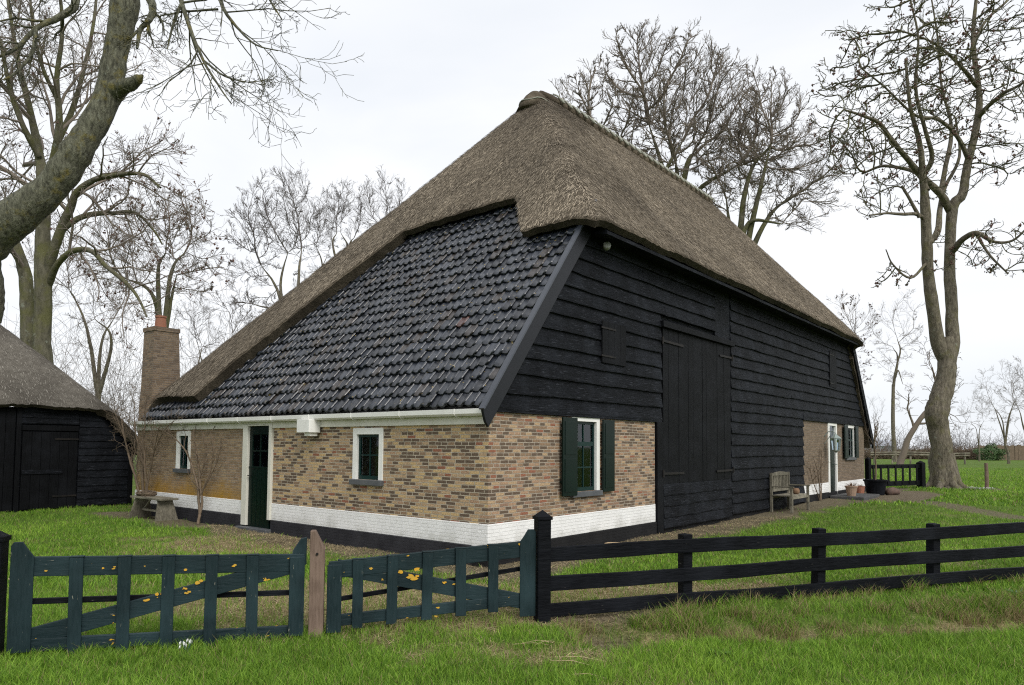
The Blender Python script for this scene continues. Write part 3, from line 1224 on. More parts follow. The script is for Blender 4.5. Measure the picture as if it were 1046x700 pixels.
mb = MB()
mb.box(.06, .065, a + .02, (a + b) / 2 - .05, 1.2, 1.9)
mb.box(.06, .065, (a + b) / 2 + .05, b - .02, 1.2, 1.9)
mb.build('curtain', 'curtain', fd)
mb = MB()
mb.tube([(-.01, b - .05, 1.06), (-.055, b - .05, 1.06), (-.055, b - .15, 1.06)], .009, 6)
mb.build('door_handle', 'metal', fd)
mb = MB()
mb.box(-.14, .14, DR[0] - .03, DR[1] + .03, -.1, .10)
mb.build('doorstep', 'grey_sill', fd, bevel=.01)


def sash_window(axis_, u0, u1, z0, z1, sill=True, rows=2, cols=2, mid=None, curtain=False, label=None, inset=.0, sillmat='grey_sill'):
    """frame mesh > sash, glass, sill, (curtain); axis 't' = on the front wall, 's' = on the side wall"""
    def bx(mb, a, b, d0, d1, c, e):
        if axis_ == 't':
            mb.box(d0, d1, a, b, c, e)
        else:
            mb.box(a, b, d0, d1, c, e)
    fw = .095
    mb = MB()
    bx(mb, u0, u0 + fw, -.02, .11, z0, z1)
    bx(mb, u1 - fw, u1, -.02, .11, z0, z1)
    bx(mb, u0 + fw, u1 - fw, -.02, .11, z1 - fw * 1.1, z1)
    w = mb.build('window', 'white_paint', house, bevel=.004)
    if label:
        w['label'] = label
    a, b, c, e = u0 + fw + .002, u1 - fw - .002, z0 + .002, z1 - fw * 1.1 - .002
    mb = MB()
    sw = .042
    bx(mb, a, a + sw, .03, .07, c, e)
    bx(mb, b - sw, b, .03, .07, c, e)
    bx(mb, a + sw, b - sw, .03, .07, c, c + .06)
    bx(mb, a + sw, b - sw, .03, .07, e - sw, e)
    for i in range(1, cols):
        x = a + (b - a) * i / cols
        bx(mb, x - .011, x + .011, .035, .066, c + .06, e - sw)
    if mid:
        bx(mb, a + sw, b - sw, .022, .068, mid - .035, mid + .035)
        zc = (c + mid) / 2
        bx(mb, a + sw, b - sw, .036, .065, zc - .011, zc + .011)
    else:
        for j in range(1, rows):
            x = c + .06 + (e - c - .06) * j / rows
            bx(mb, a + sw, b - sw, .036, .065, x - .011, x + .011)
    mb.build('sash', 'green_frame', w)
    mb = MB()
    bx(mb, a + .01, b - .01, .048, .052, c + .01, e - .01)
    mb.build('glass_pane', 'glass', w)
    if sill:
        mb = MB()
        bx(mb, u0 - .02, u1 + .02, -.07, .11, z0 - .085, z0 - .002)
        mb.build('sill', sillmat, w, bevel=.006)
    if curtain:
        mb = MB()
        for (p, q) in curtain:
            k = 14
            for i in range(k):
                f0, f1 = p + (q - p) * i / k, p + (q - p) * (i + 1) / k
                dz = .015 * sin(i * 2.3)
                dz2 = .015 * sin((i + 1) * 2.3)
                A_, B_ = .085 + dz, .085 + dz2
                if axis_ == 't':
                    mb.add([(A_, f0, c), (B_, f1, c), (B_, f1, e), (A_, f0, e)], [(0, 1, 2, 3)])
                else:
                    mb.add([(f0, A_, c), (f1, B_, c), (f1, B_, e), (f0, A_, e)], [(0, 1, 2, 3)])
        mb.build('curtain', 'curtain', w, fix=False)
    return w


sash_window('t', *W1, curtain=[(W1[0] + .45, W1[1] - .12)], label='small white framed window with green sash right of the front door')
sash_window('t', *W2, curtain=[(W2[0] + .35, W2[1] - .1)], label='small window behind the climbing shrub, left of the front door')
ws = sash_window('s', *WS, mid=1.70, curtain=[(WS[0] + .12, WS[0] + .36), (WS[0] + .5, WS[1] - .12)], label='tall white framed window between two dark green shutters')
w3 = sash_window('s', *W3, mid=1.95, label='shuttered window in the far brick wall')


def shutter(par, a, b, z0, z1, d=.045):
    mb = MB()
    mb.box(a, b, -d - .03, -d, z0, z1)
    for (p, q) in ((z0 + .06, (z0 + z1) / 2 - .03), ((z0 + z1) / 2 + .03, z1 - .06)):
        mb.box(a + .05, b - .05, -d - .038, -d - .03, p, q)
    mb.box(a + .03, a + .07, -d, .0, z0 + .2, z0 + .24)
    mb.box(a + .03, a + .07, -d, .0, z1 - .24, z1 - .2)
    mb.build('shutter', 'green_door', par, bevel=.003)


shutter(ws, 1.66, 2.06, .88, 2.11, .06)
shutter(ws, 2.86, 3.22, .90, 2.11)
shutter(w3, 17.75, 18.2, 1.34, 2.44, .06)
shutter(w3, 19.2, 19.6, 1.34, 2.44)
# far side door
mb = MB()
mb.box(D2[0], D2[0] + .13, -.03, .12, .2, 2.49)
mb.box(D2[1] - .13, D2[1], -.03, .12, .2, 2.49)
mb.box(D2[0] + .13, D2[1] - .13, -.03, .12, 2.38, 2.49)
sd2 = mb.build('side_door', 'white_paint', house, bevel=.004)
mb = MB()
mb.box(D2[0] + .132, D2[1] - .132, .02, .06, .2, 2.0)
mb.box(D2[0] + .132, D2[1] - .132, .018, .065, 1.96, 2.02)
mb.build('door_leaf', 'green_door', sd2)
mb = MB()
mb.box(D2[0] + .132, D2[1] - .132, .03, .04, 2.03, 2.375)
mb.build('glass_pane', 'glass', sd2)
mb = MB()
mb.tube([(16.9, .02, 1.15), (16.9, -.06, 1.15), (16.8, -.06, 1.15)], .012, 6)
mb.build('door_handle', 'zinc', sd2)

# chimney
mb = MB()


def taper_box(mb, x0, x1, y0, y1, z0, X0, X1, Y0, Y1, z1, face=None):
    v = [(x0, y0, z0), (x1, y0, z0), (x1, y1, z0), (x0, y1, z0), (X0, Y0, z1), (X1, Y0, z1), (X1, Y1, z1), (X0, Y1, z1)]
    f_ = {'b': (0, 3, 2, 1), 't': (4, 5, 6, 7), 'y0': (0, 1, 5, 4), 'x1': (1, 2, 6, 5), 'y1': (2, 3, 7, 6), 'x0': (3, 0, 4, 7)}
    mb.add(v, [f_[k] for k in (face or f_)])


ch_f, ch_s = MB(), MB()
stages = [(.04, .95, 10.35, 11.05, 1.9), (.06, .92, 10.42, 11.05, 2.6), (.08, .74, 10.46, 11.03, 3.05), (.10, .68, 10.48, 11.02, 4.30), (.08, .70, 10.46, 11.04, 4.302), (.08, .70, 10.46, 11.04, 4.40)]
for p, q in zip(stages[:-1], stages[1:]):
    taper_box(ch_f, *p[:4], p[4], *q[:4], q[4], face=('x0', 'x1'))
    taper_box(ch_s, *p[:4], p[4], *q[:4], q[4], face=('y0', 'y1'))
taper_box(ch_f, *stages[-1][:4], 4.38, *stages[-1][:4], 4.4, face=('t',))
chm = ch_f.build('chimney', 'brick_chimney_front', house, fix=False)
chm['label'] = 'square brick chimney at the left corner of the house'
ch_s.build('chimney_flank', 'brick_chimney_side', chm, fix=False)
mb = MB()
mb.lathe([(.13, 0), (.125, .12), (.115, .26), (.13, .27), (.13, .31), (.10, .31), (.09, .1)], (.36, 10.75, 4.39), 16)
mb.build('chimney_pot', 'terracotta', chm, smooth=False)

# ------------------------------------------------------------------ lamp and lantern on the side wall
lp = thing('wall_spotlight', 'small pale round spotlight fixed high on the black planks under the eave', 'spotlight', tuple(hw(2.86, 0, 5.06)), HROT)
mb = MB()
mb.tube([(0, -.02, 0), (0, -.10, .02)], .03, 8)
mb.build('bracket', 'metal', lp)
mb = MB()
mb.lathe([(.015, -.1), (.06, -.09), (.085, -.03), (.09, .05), (.085, .06)], (0, 0, 0), 16)
M['lamp_grey'] = m_paint('lamp_grey', (.4, .4, .39), (.3, .3, .29), .4)
bo = mb.build('lamp_head', 'lamp_grey', lp, smooth=True)
bo.scale = (.75, .75, .75)
bo.location = (-.02, -.15, 0)
bo.rotation_euler = (radians(70), 0, radians(-50))

ln = thing('wall_lantern', 'grey verdigris lantern on a curled bracket beside the far white door', 'lantern', tuple(hw(15.75, 0, 1.75)), HROT)
mb = MB()
mb.tube([(0, -.01, .28), (0, -.12, .42), (0, -.26, .44), (0, -.34, .36)], .014, 6)
mb.tube([(0, -.01, .05), (0, -.15, .25), (0, -.24, .43)], .010, 6)
mb.build('bracket', 'zinc', ln)
mb = MB()
c_ = (0, -.34, 0)
mb.lathe([(.02, .36), (.05, .32), (.17, .22), (.16, .20), (.02, .21)], c_, 6)
mb.lathe([(.11, -.14), (.10, -.16), (.03, -.2), (.01, -.24)], c_, 6)
for k in range(6):
    w = 2 * pi * k / 6
    mb.tube([(c_[0] + .11 * cos(w), c_[1] + .11 * sin(w), -.14), (c_[0] + .15 * cos(w), c_[1] + .15 * sin(w), .21)], .011, 4)
mb.build('lantern_frame', 'zinc', ln)
mb = MB()
mb.lathe([(.10, -.13), (.138, .20)], c_, 6)
mb.build('lantern_glass', 'glass', ln)

# ------------------------------------------------------------------ THATCHED SHED on the left
SH = hw(.903, 13.34, 0)
shed = thing('thatched_shed', 'low black plank shed with grey thatched roof at the left edge', 'shed', tuple(SH), HROT)


def shedZ(x, y):
    pl = [2.72 + 1.12 * (y + .15), 2.95 - 1.08 * (x + .95)]
    a = np.stack([np.broadcast_to(p, np.broadcast(x, y).shape).astype(float) for p in pl])
    m = a.min(0)
    return m - .14 * np.log(np.exp(-(a - m) / .14).sum(0))


# roof: sweeping down at the right end
st = thatch_mesh('thatched_roof', [(-9.5, -.28), (-.92, -.28), (-.50, -.26), (.34, -.24), (.38, 5.2), (-3, 5.2), (-9.5, 5.2)], shedZ, 'thatch_old', shed, step=.14, thick=.22, reeds=16000, taper=lambda x, y: (y < 1) & (x < -.95), edge=.10, rcol=((.10, .09, .075), (.32, .30, .26)))
mb = MB()
z = .08
zs_top = lambda x: min(2.50, 2.72 - 1.08 * (x + .95))


def sboard(mb, s0, s1, z, h):
    board(mb, s0, s1, z, h, out=.03)


while z < 2.5:
    h = random.uniform(.15, .21)
    e = min(-.03, (2.70 - z - h) / 1.08 - .95)
    if e > -1.35:
        sboard(mb, -1.30, e, z, h)
    z += h
z = 2.12
while z < 2.55:
    h = .14
    e = min(-1.30, (2.70 - z - h) / 1.08 - .95)
    sboard(mb, -2.62, min(e, -1.31), z, h)
    z += h
for a in np.arange(-9.5, 0, .25):
    mb.prism([(a, .033, -.1), (a + .25, .033, -.1), (a + .25, .033, max(.5, zs_top(a + .25))), (a, .033, zs_top(a))], (0, .1, 0))
mb.box(-.15, -.05, .14, 5, -.1, 1.6)
mb.build('plank_wall', 'plank', shed)
mb = MB()
mb.box(-2.66, -2.56, -.05, .03, -.1, 2.5)
mb.build('corner_post', 'plank_v', shed, bevel=.006)
mb = MB()
mb.box(-.10, .02, -.045, .10, -.1, 1.85)
mb.build('corner_post', 'plank_v', shed, bevel=.006)
mb = MB()
for i in range(6):
    a = -2.53 + 1.2 * i / 6
    mb.box(a + .003, a + .197, -.03 - random.uniform(0, .006), .02, .06, 1.92)
mb.box(-2.54, -1.32, -.034, .02, 1.95, 2.08)
dd = mb.build('shed_door', 'plank_v', shed, bevel=.004)
mb = MB()
for zc in (.95,):
    mb.box(-2.52, -1.65, -.06, -.037, zc - .05, zc + .05)
mb.build('door_ledge', 'plank', dd, bevel=.004)
for zc in (.35, 1.75):
    mb = MB()
    mb.bar((-1.32, -.045, zc), (-1.85, -.045, zc), .012, .04)
    mb.build('strap_hinge', 'metal', dd)
mb = MB()
for i in range(34):
    a = -9.4 + 6.72 * i / 34
    mb.box(a + .003, a + .194, -.028 - random.uniform(0, .006), .02, .04, 2.45)
mb.build('shed_door', 'plank_v', shed, bevel=.004)

# ------------------------------------------------------------------ FENCES AND GATES IN FRONT


def gate_local(p0, p1):
    """local frame: x from p0 to p1"""
    d = np.array(p1) - np.array(p0)
    return atan2(d[1], d[0]), float(np.hypot(*d))


def post(mb, x, y, w, z1, z0=-.25, cap=.05, lean=0.):
    h = w / 2
    l = lean
    vs = [(x - h, y - h, z0), (x + h, y - h, z0), (x + h, y + h, z0), (x - h, y + h, z0),
          (x - h + l, y - h, z1), (x + h + l, y - h, z1), (x + h + l, y + h, z1), (x - h + l, y + h, z1), (x + l, y, z1 + cap)]
    mb.add(vs, [(0, 3, 2, 1), (0, 1, 5, 4), (1, 2, 6, 5), (2, 3, 7, 6), (3, 0, 4, 7), (4, 5, 8), (5, 6, 8), (6, 7, 8), (7, 4, 8)])


# left gate post
GP0 = np.array([-3.93, 5.50])
gp = thing('gate_post', 'dark green gate post with pointed cap at the left edge', 'post', (GP0[0], GP0[1], 0), radians(12), 'square posts carrying the front gates')
mb = MB()
post(mb, 0, 0, .125, .90, cap=.0, lean=-.0)
mb.build('shaft', 'fence_black', gp, bevel=.006)
mb = MB()
mb.box(-.072, .072, -.072, .072, .90, .935)
post(mb, 0, 0, .13, .936, .9355, .055)
mb.build('post_cap', 'fence_black', gp, bevel=.004)
mb = MB()
mb.box(-.03, .03, -.085, -.064, .52, .68)
mb.build('latch_plate', 'metal', gp)
# middle bare post
bp_ = thing('wooden_post', 'short unpainted brown wooden post with slanted top between the two green gates', 'post', (-1.70, 6.34, 0), radians(10))
mb = MB()
mb.prism([(-.062, -.05, -.25), (.062, -.05, -.25), (.062, -.05, .74), (-.02, -.05, .90), (-.062, -.05, .90)], (0, .10, 0))
ob = mb.build('shaft', 'brown_wood', bp_, bevel=.006)
mb = MB()
mb.tube([(.0, -.050, .70), (.0, -.062, .70)], .012, 8)
mb.build('bolt', 'metal', bp_)
# right gate post
GP1 = np.array([.30, 6.88])
gp2 = thing('gate_post', 'black gate post with pointed cap where the rail fence starts', 'post', (GP1[0], GP1[1], 0), radians(18), 'square posts carrying the front gates')
mb = MB()
post(mb, 0, 0, .13, .96, cap=.0)
mb.build('shaft', 'fence_black', gp2, bevel=.006)
mb = MB()
mb.box(-.076, .076, -.076, .076, .955, .985)
post(mb, 0, 0, .135, .986, .9855, .06)
mb.build('post_cap', 'fence_black', gp2, bevel=.004)


def picket_gate(p0, p1, label, za, zb, slats, hinge_left, tag_):
    """za/zb: height of the top rail at both ends, slats: positions 0..1"""
    rz, L = gate_local(p0, p1)
    g = thing('garden_gate', label, 'gate', (p0[0], p0[1], 0), rz, 'green picket gates of the front yard')
    zt_ = lambda x: za + (zb - za) * x / L
    low = .05
    # back plane at y=0..0.03 (rails), slats in front at y=-.03..0
    mb = MB()
    mb.prism([(.0, -.012, zt_(0) - .150), (L, -.012, zt_(L) - .150), (L, -.012, zt_(L)), (.0, -.012, zt_(0))], (0, .038, 0))
    mb.build('top_rail', 'gate_green', g, bevel=.005)
    mb = MB()
    dl = zb - za
    mb.prism([(.0, -.012, low), (L, -.012, low + dl * .8), (L, -.012, low + .10 + dl * .8), (.0, -.012, low + .10)], (0, .038, 0))
    mb.build('bottom_rail', 'gate_green', g, bevel=.005)
    # brace
    mb = MB()
    if hinge_left:
        a, b = (.12, .08), (L - .12, .53)
    else:
        a, b = (L - .12, .12), (.08, .50)
    mb.prism([(a[0], -.009, a[1]), (b[0], -.009, b[1]), (b[0], -.009, b[1] + .14), (a[0], -.009, a[1] + .14)], (0, .032, 0))
    mb.build('brace', 'gate_green', g, bevel=.004)
    # thin rail on the back
    mb = MB()
    if hinge_left:
        mb.bar((.1, .06, .42), (L - .02, .06, .36), .03, .045)
    else:
        mb.bar((.02, .06, .27), (L - .06, .06, .49), .03, .04)
    mb.build('back_rail', 'fence_black', g, bevel=.003)
    for u in slats:
        x = u * L
        mb = MB()
        w = .094 + random.uniform(-.005, .005)
        lean = random.uniform(-.008, .008)
        zt2 = zt_(x) - .005
        zb2 = .02 + dl * .8 * u
        mb.prism([(x - w / 2, -.040, zb2), (x + w / 2, -.040, zb2), (x + w / 2 + lean, -.040, zt2), (x - w / 2 + lean, -.040, zt2)], (0, .0265, 0))
        mb.prism([(x - w / 2 + lean - .004, -.044, zt2 + .001), (x + w / 2 + lean + .004, -.044, zt2 + .001), (x + w / 2 + lean + .004, -.044, zt2 + .012), (x - w / 2 + lean - .004, -.044, zt2 + .012)], (0, .05, 0))
        mb.build('slat', 'gate_green_v', g, bevel=.004)
    # end boards
    for side in (0, 1):
        hinge = (side == 0) == hinge_left
        x0 = 0 if side == 0 else L - .10
        if hinge:
            w = .155
            x0 = .0 if side == 0 else L - .14
            top = zt_(x0) + .115
            pts = [(x0, -.030, low), (x0 + w, -.030, low), (x0 + w, -.030, zt_(x0) + .0), (x0 + w * .72, -.030, zt_(x0) + .06), (x0 + w * .5, -.030, top), (x0 + w * .12, -.030, top), (x0, -.030, top - .03)]
            if side == 1:
                pts = [(2 * x0 + w - p[0], p[1], p[2]) for p in pts]
            mb = MB()
            mb.prism(pts, (0, .0175, 0))
            mb.build('hinge_board', 'gate_green_v', g, bevel=.004)
        else:
            w = .125
            x0 = -.01 if side == 0 else L - w
            mb = MB()
            mb.box(x0, x0 + w, -.052, -.0135, .01, zt_(x0) - .02)
            mb.build('closing_board', 'gate_green_v', g, bevel=.004)
            if side == 1:
                mb = MB()
                zz = zt_(L)
                mb.prism([(L - .10, .028, zz - .10), (L + .02, .028, zz - .10), (L + .02, .028, zz + .14), (L - .03, .028, zz + .13), (L - .10, .028, zz + .02)], (0, .03, 0))
                mb.build('latch_board', 'gate_green_v', g, bevel=.004)
    # lichen patches
    for (u, zrel, r) in tag_:
        mb = MB()
        k = 9
        for m_ in range(1):
            cx, cz = u * L + random.uniform(-.05, .05), zrel + random.uniform(-.012, .012)
            pts = []
            for i in range(k):
                w = 2 * pi * i / k
                rr = r * random.uniform(.35, .95)
                pts.append((cx + rr * cos(w), -.0135 - .0001 * len(g.children), cz + rr * .6 * sin(w)))
            mb.prism(pts, (0, -.0022, 0))
        mb.build('lichen_patch', 'lichen', g)
    return g


picket_gate((-3.83, 5.53), (-1.80, 6.29), 'left green picket gate with rising brace and orange lichen', .775, .70,
            [.206, .36, .505, .655, .806], True,
            [(.10, .66, .016), (.29, .66, .018), (.32, .67, .014), (.585, .63, .022), (.73, .64, .026), (.43, .40, .03), (.455, .42, .026), (.475, .435, .03), (.57, .475, .026), (.60, .50, .032), (.62, .515, .024), (.585, .44, .02), (.56, .42, .022)])
picket_gate((-1.61, 6.37), (.215, 6.87), 'right sagging green picket gate with falling brace beside the black post', .62, .76,
            [.135, .293, .46, .627, .789], False,
            [(.19, .55, .024), (.36, .50, .034), (.39, .47, .05), (.41, .44, .045), (.43, .48, .03), (.40, .53, .04), (.54, .40, .026), (.58, .385, .03), (.50, .10, .024), (.60, .115, .038), (.955, .80, .035), (.93, .73, .03)])

# rail fence to the right
frz = atan2(FD[1], FD[0])
rf = thing('rail_fence', 'black three-rail timber fence running to the right over the ditch', 'fence', (FP[0], FP[1], 0), frz)
for (zc, zc2, h) in ((.618, .655, .140), (.335, .372, .140), (.075, .105, .135)):
    mb = MB()
    L = 13.0
    k = 30
    vs = []
    for i in range(k + 1):
        x = .09 + L * i / k
        zz = zc + (zc2 - zc) * min(1, x / 7) + .008 * sin(x * 1.3 + zc * 9) + random.uniform(-.003, .003)
        w1, w2 = random.uniform(-.004, .004), random.uniform(-.004, .004)
        vs += [(x, -.035, zz - h / 2 + w1), (x, 0.0, zz - h / 2 + w1), (x, 0.0, zz + h / 2 + w2), (x, -.035, zz + h / 2 + w2)]
    fs = [(0, 1, 2, 3), (4 * k + 3, 4 * k + 2, 4 * k + 1, 4 * k)]
    for i in range(k):
        for j in range(4):
            fs.append((i * 4 + j, (i + 1) * 4 + j, (i + 1) * 4 + (j + 1) % 4, i * 4 + (j + 1) % 4))
    mb.add(vs, fs)
    mb.build('rail', 'fence_black', rf, bevel=.006)
for (x, lean) in ((1.68, .01), (3.42, .04), (5.18, .03), (7.0, 0), (8.8, .02), (10.6, 0), (12.4, 0)):
    mb = MB()
    post(mb, x, .06, .11, .735 + random.uniform(0, .02), cap=.012, lean=lean)
    mb.build('post', 'fence_black', rf, bevel=.005)

# ------------------------------------------------------------------ gate beside the big tree
ga, gb = np.array([13.05, 26.2]), np.array([15.95, 27.9])
rz, L = gate_local(ga, gb)
gz_ = float(gz(14.5, 27))
g2 = thing('side_gate', 'low black gate of upright slats between the house corner and the big tree', 'gate', (ga[0], ga[1], gz_), rz)
for (x, w, ztop) in ((0, .16, 1.15), (L, .24, 1.0)):
    mb = MB()
    post(mb, x, 0, w, ztop, cap=.09)
    mb.build('post', 'plank_v', g2, bevel=.01)
for (z0, z1) in ((.80, .95), (.14, .32)):
    mb = MB()
    mb.box(.08, L - .1, -.03, .03, z0, z1)
    mb.build('rail', 'plank_v', g2, bevel=.005)
for i in range(7):
    x = .25 + (L - .6) * i / 6
    mb = MB()
    mb.box(x - .055, x + .055, -.055, -.032, .20, .90)
    mb.build('slat', 'plank_v', g2, bevel=.004)

# ------------------------------------------------------------------ bench, table, pots
by = float(gz(*hw(11.4, -.4)[:2]))
bn = thing('garden_bench', 'weathered grey wooden garden bench with slatted back against the black planks', 'bench', tuple(hw(10.75, -.10, by)), HROT)
bw, bdp = 1.35, .50
for x in (.03, bw - .03):
    mb = MB()
    mb.box(x - .03, x + .03, -.03, .03, 0, .98)
    mb.build('leg', 'grey_wood', bn, bevel=.005)
    mb = MB()
    mb.box(x - .03, x + .03, -bdp - .03, -bdp + .03, 0, .62)
    mb.build('leg', 'grey_wood', bn, bevel=.005)
    mb = MB()
    mb.box(x - .035, x + .035, -bdp - .06, -.032, .622, .652)
    mb.build('armrest', 'grey_wood', bn, bevel=.005)
mb = MB()
for i in range(5):
    y = -.06 - i * .098
    mb.box(.0, bw, y - .04, y + .04, .40, .425)
mb.box(.06, bw - .06, -bdp - .015, -bdp + .015, .33, .398)
mb.box(.06, bw - .06, -.02, .02, .33, .398)
mb.build('seat', 'grey_wood', bn, bevel=.004)
mb = MB()
k = 12
mb.prism([(.062, -.02, .90)] + [(.062 + (bw - .124) * i / k, -.02, .955 + .05 * sin(pi * i / k)) for i in range(k + 1)] + [(bw - .062, -.02, .90)], (0, .04, 0))
mb.box(.062, bw - .062, -.02, .02, .50, .56)
for i in range(11):
    x = .13 + (bw - .26) * i / 10
    mb.box(x - .025, x + .025, -.012, .012, .56, .90)
mb.build('backrest', 'grey_wood', bn, bevel=.003)
mb = MB()
mb.lathe([(.05, 0), (.085, .03), (.09, .09), (.07, .14), (.04, .15)], (0, 0, 0), 12)
pb_ = mb.build('gourd_pot', 'dry_leaf', None, smooth=True)
pb_.location = tuple(hw(10.75 + .85, -.45, by + .427))
tag(pb_, 'small brown round pot standing on the bench seat', 'pot')

ty = float(gz(*hw(-.4, 9.1)[:2]))
tb = thing('wooden_trestle', 'low weathered wooden trestle table against the white plinth on the left', 'table', tuple(hw(-.42, 8.45, ty)), HROT)
mb = MB()
mb.box(-.19, .19, -.10, 1.32, .44, .48)
mb.build('table_top', 'grey_wood', tb, bevel=.006)
for y, sg in ((.06, -1), (1.14, 1)):
    mb = MB()
    mb.prism([(-.24, y + sg * .08, 0), (.24, y + sg * .08, 0), (.15, y - sg * .02, .438), (-.15, y - sg * .02, .438)], (0, .035, 0))
    mb.build('leg', 'grey_wood', tb, bevel=.005)
mb = MB()
mb.box(-.03, .03, .10, 1.1, .17, .21)
mb.bar((.0, .14, .2), (.0, .45, .42), .03, .03)
mb.bar((.0, 1.06, .2), (.0, .75, .42), .03, .03)
mb.build('stretcher', 'grey_wood', tb, bevel=.004)


def clump(name, loc, n_, rad, h, w, mat, label=None, cat=None, droop=.5, parent=None, seed=1):
    """a clump of curved leaves / stems"""
    r = random.Random(seed)
    V, F = [], []
    for i in range(n_):
        a = r.uniform(0, 2 * pi)
        L = h * r.uniform(.6, 1.1)
        rr = rad * sqrt(r.random()) * .35
        bx_, by_ = rr * cos(a), rr * sin(a)
        out = r.uniform(.2, 1) * rad
        ww = w * r.uniform(.7, 1.2)
        p = []
        for j in range(5):
            f_ = j / 4
            x = bx_ + cos(a) * out * f_ ** 1.3
            y = by_ + sin(a) * out * f_ ** 1.3
            z = L * (f_ - droop * f_ * f_ * .8)
            q = ww * (1 - f_) ** .6 * (.5 + f_) if j < 4 else 0.001
            p.append(((x - sin(a) * q, y + cos(a) * q, z), (x + sin(a) * q, y - cos(a) * q, z)))
        k = len(V)
        for a1, b1 in p:
            V += [a1, b1]
        for j in range(4):
            F.append((k + 2 * j, k + 2 * j + 1, k + 2 * j + 3, k + 2 * j + 2))
    mb = MB()
    mb.v, mb.f = V, F
    ob = mb.build(name, mat, parent, fix=False)
    ob.location = tuple(loc)
    if label:
        tag(ob, label, cat)
    return ob


# dry wreath heap on the trestle
mb = MB()
r_ = random.Random(3)
for i in range(60):
    w = r_.uniform(0, 2 * pi)
    pts = []
    R_ = r_.uniform(.10, .24)
    zz = r_.uniform(.0, .13)
    for j in range(7):
        pts.append((R_ * cos(w + j * .3) * .8 + r_.uniform(-.01, .01), R_ * sin(w + j * .3) * 1.25 + r_.uniform(-.01, .01), .012 + zz * (1 - R_ * 1.5) + r_.uniform(-.01, .01)))
    mb.tube(pts, .008, 4)
wr = mb.build('twig_wreath', 'rust_stem')
wr.location = tuple(hw(-.42, 9.42, ty + .478))
wr.rotation_euler = (0, 0, HROT)
tag(wr, 'coiled heap of brown twigs lying on the trestle table', 'wreath')

# door slab, pots, tub
z2 = float(gz(*hw(16.8, -.7)[:2]))
mb = MB()
mb.box(16.0, 18.0, -1.05, -.06, z2 - .1, z2 + .09)
slab = mb.build('door_slab', 'stone', house, bevel=.02)
pot1 = thing('flower_pot', 'small pale terracotta pot with dry stalks on the slab by the far door', 'flower pot', tuple(hw(16.3, -.62, z2 + .092)), HROT)
mb = MB()
mb.lathe([(.12, 0), (.17, .26), (.19, .27), (.19, .31), (.15, .31), (.14, .27)], (0, 0, 0), 16)
M['pale_pot'] = m_paint('pale_terracotta', (.34, .23, .16), (.25, .18, .13), .9, 9)
mb.build('pot', 'pale_pot', pot1)
clump('plant', (0, 0, .27), 40, .22, .22, .012, 'dry_leaf', parent=pot1, seed=4)
pot2 = thing('plant_pot', 'little brown plant pot standing behind the black tub', 'flower pot', tuple(hw(18.5, -.35, float(gz(*hw(18.5, -.35)[:2])))), HROT)
mb = MB()
mb.lathe([(.11, 0), (.15, .26), (.16, .28), (.13, .28)], (0, 0, 0), 14)
mb.build('pot', 'terracotta', pot2)
clump('plant', (0, 0, .25), 26, .15, .14, .01, 'dry_leaf', parent=pot2, seed=5)
mb = MB()
r_ = random.Random(8)
bm = bmesh.new()
bmesh.ops.create_icosphere(bm, subdivisions=3, radius=1)
for v_ in bm.verts:
    k = 1 + .18 * sin(v_.co.x * 4 + 1) * cos(v_.co.y * 5) + r_.uniform(-.03, .03)
    v_.co = Vector((v_.co.x * .24 * k, v_.co.y * .17 * k, v_.co.z * .14 * k + .10))
me = bpy.data.meshes.new('boulder')
bm.to_mesh(me)
bm.free()
rk = link('boulder', me, 'stone', smooth=True)
M['red_stone'] = m_paint('brown_stone', (.13, .08, .06), (.08, .055, .045), .9, 12, bumpd=.02)
rk.data.materials[0] = M['red_stone']
rp = hw(19.3, -1.15)
rk.location = (rp[0], rp[1], float(gz(rp[0], rp[1])))
tag(rk, 'rounded brown stone lying right of the black tub', 'stone')
mb = MB()
pp = hw(3.1, -.38)
mb.prism([(-.38, -.06, 0), (.40, -.05, 0), (.36, .06, 0), (-.30, .07, 0)], (0, 0, .028))
ob = mb.build('loose_plank', 'pale_wood', bevel=.004)
ob.location = (pp[0], pp[1], float(gz(pp[0], pp[1])) + .02)
ob.rotation_euler = (0, 0, radians(-2))
tag(ob, 'short pale broken plank lying in the dirt under the shuttered window', 'plank')

# ------------------------------------------------------------------ GRASS BLADES


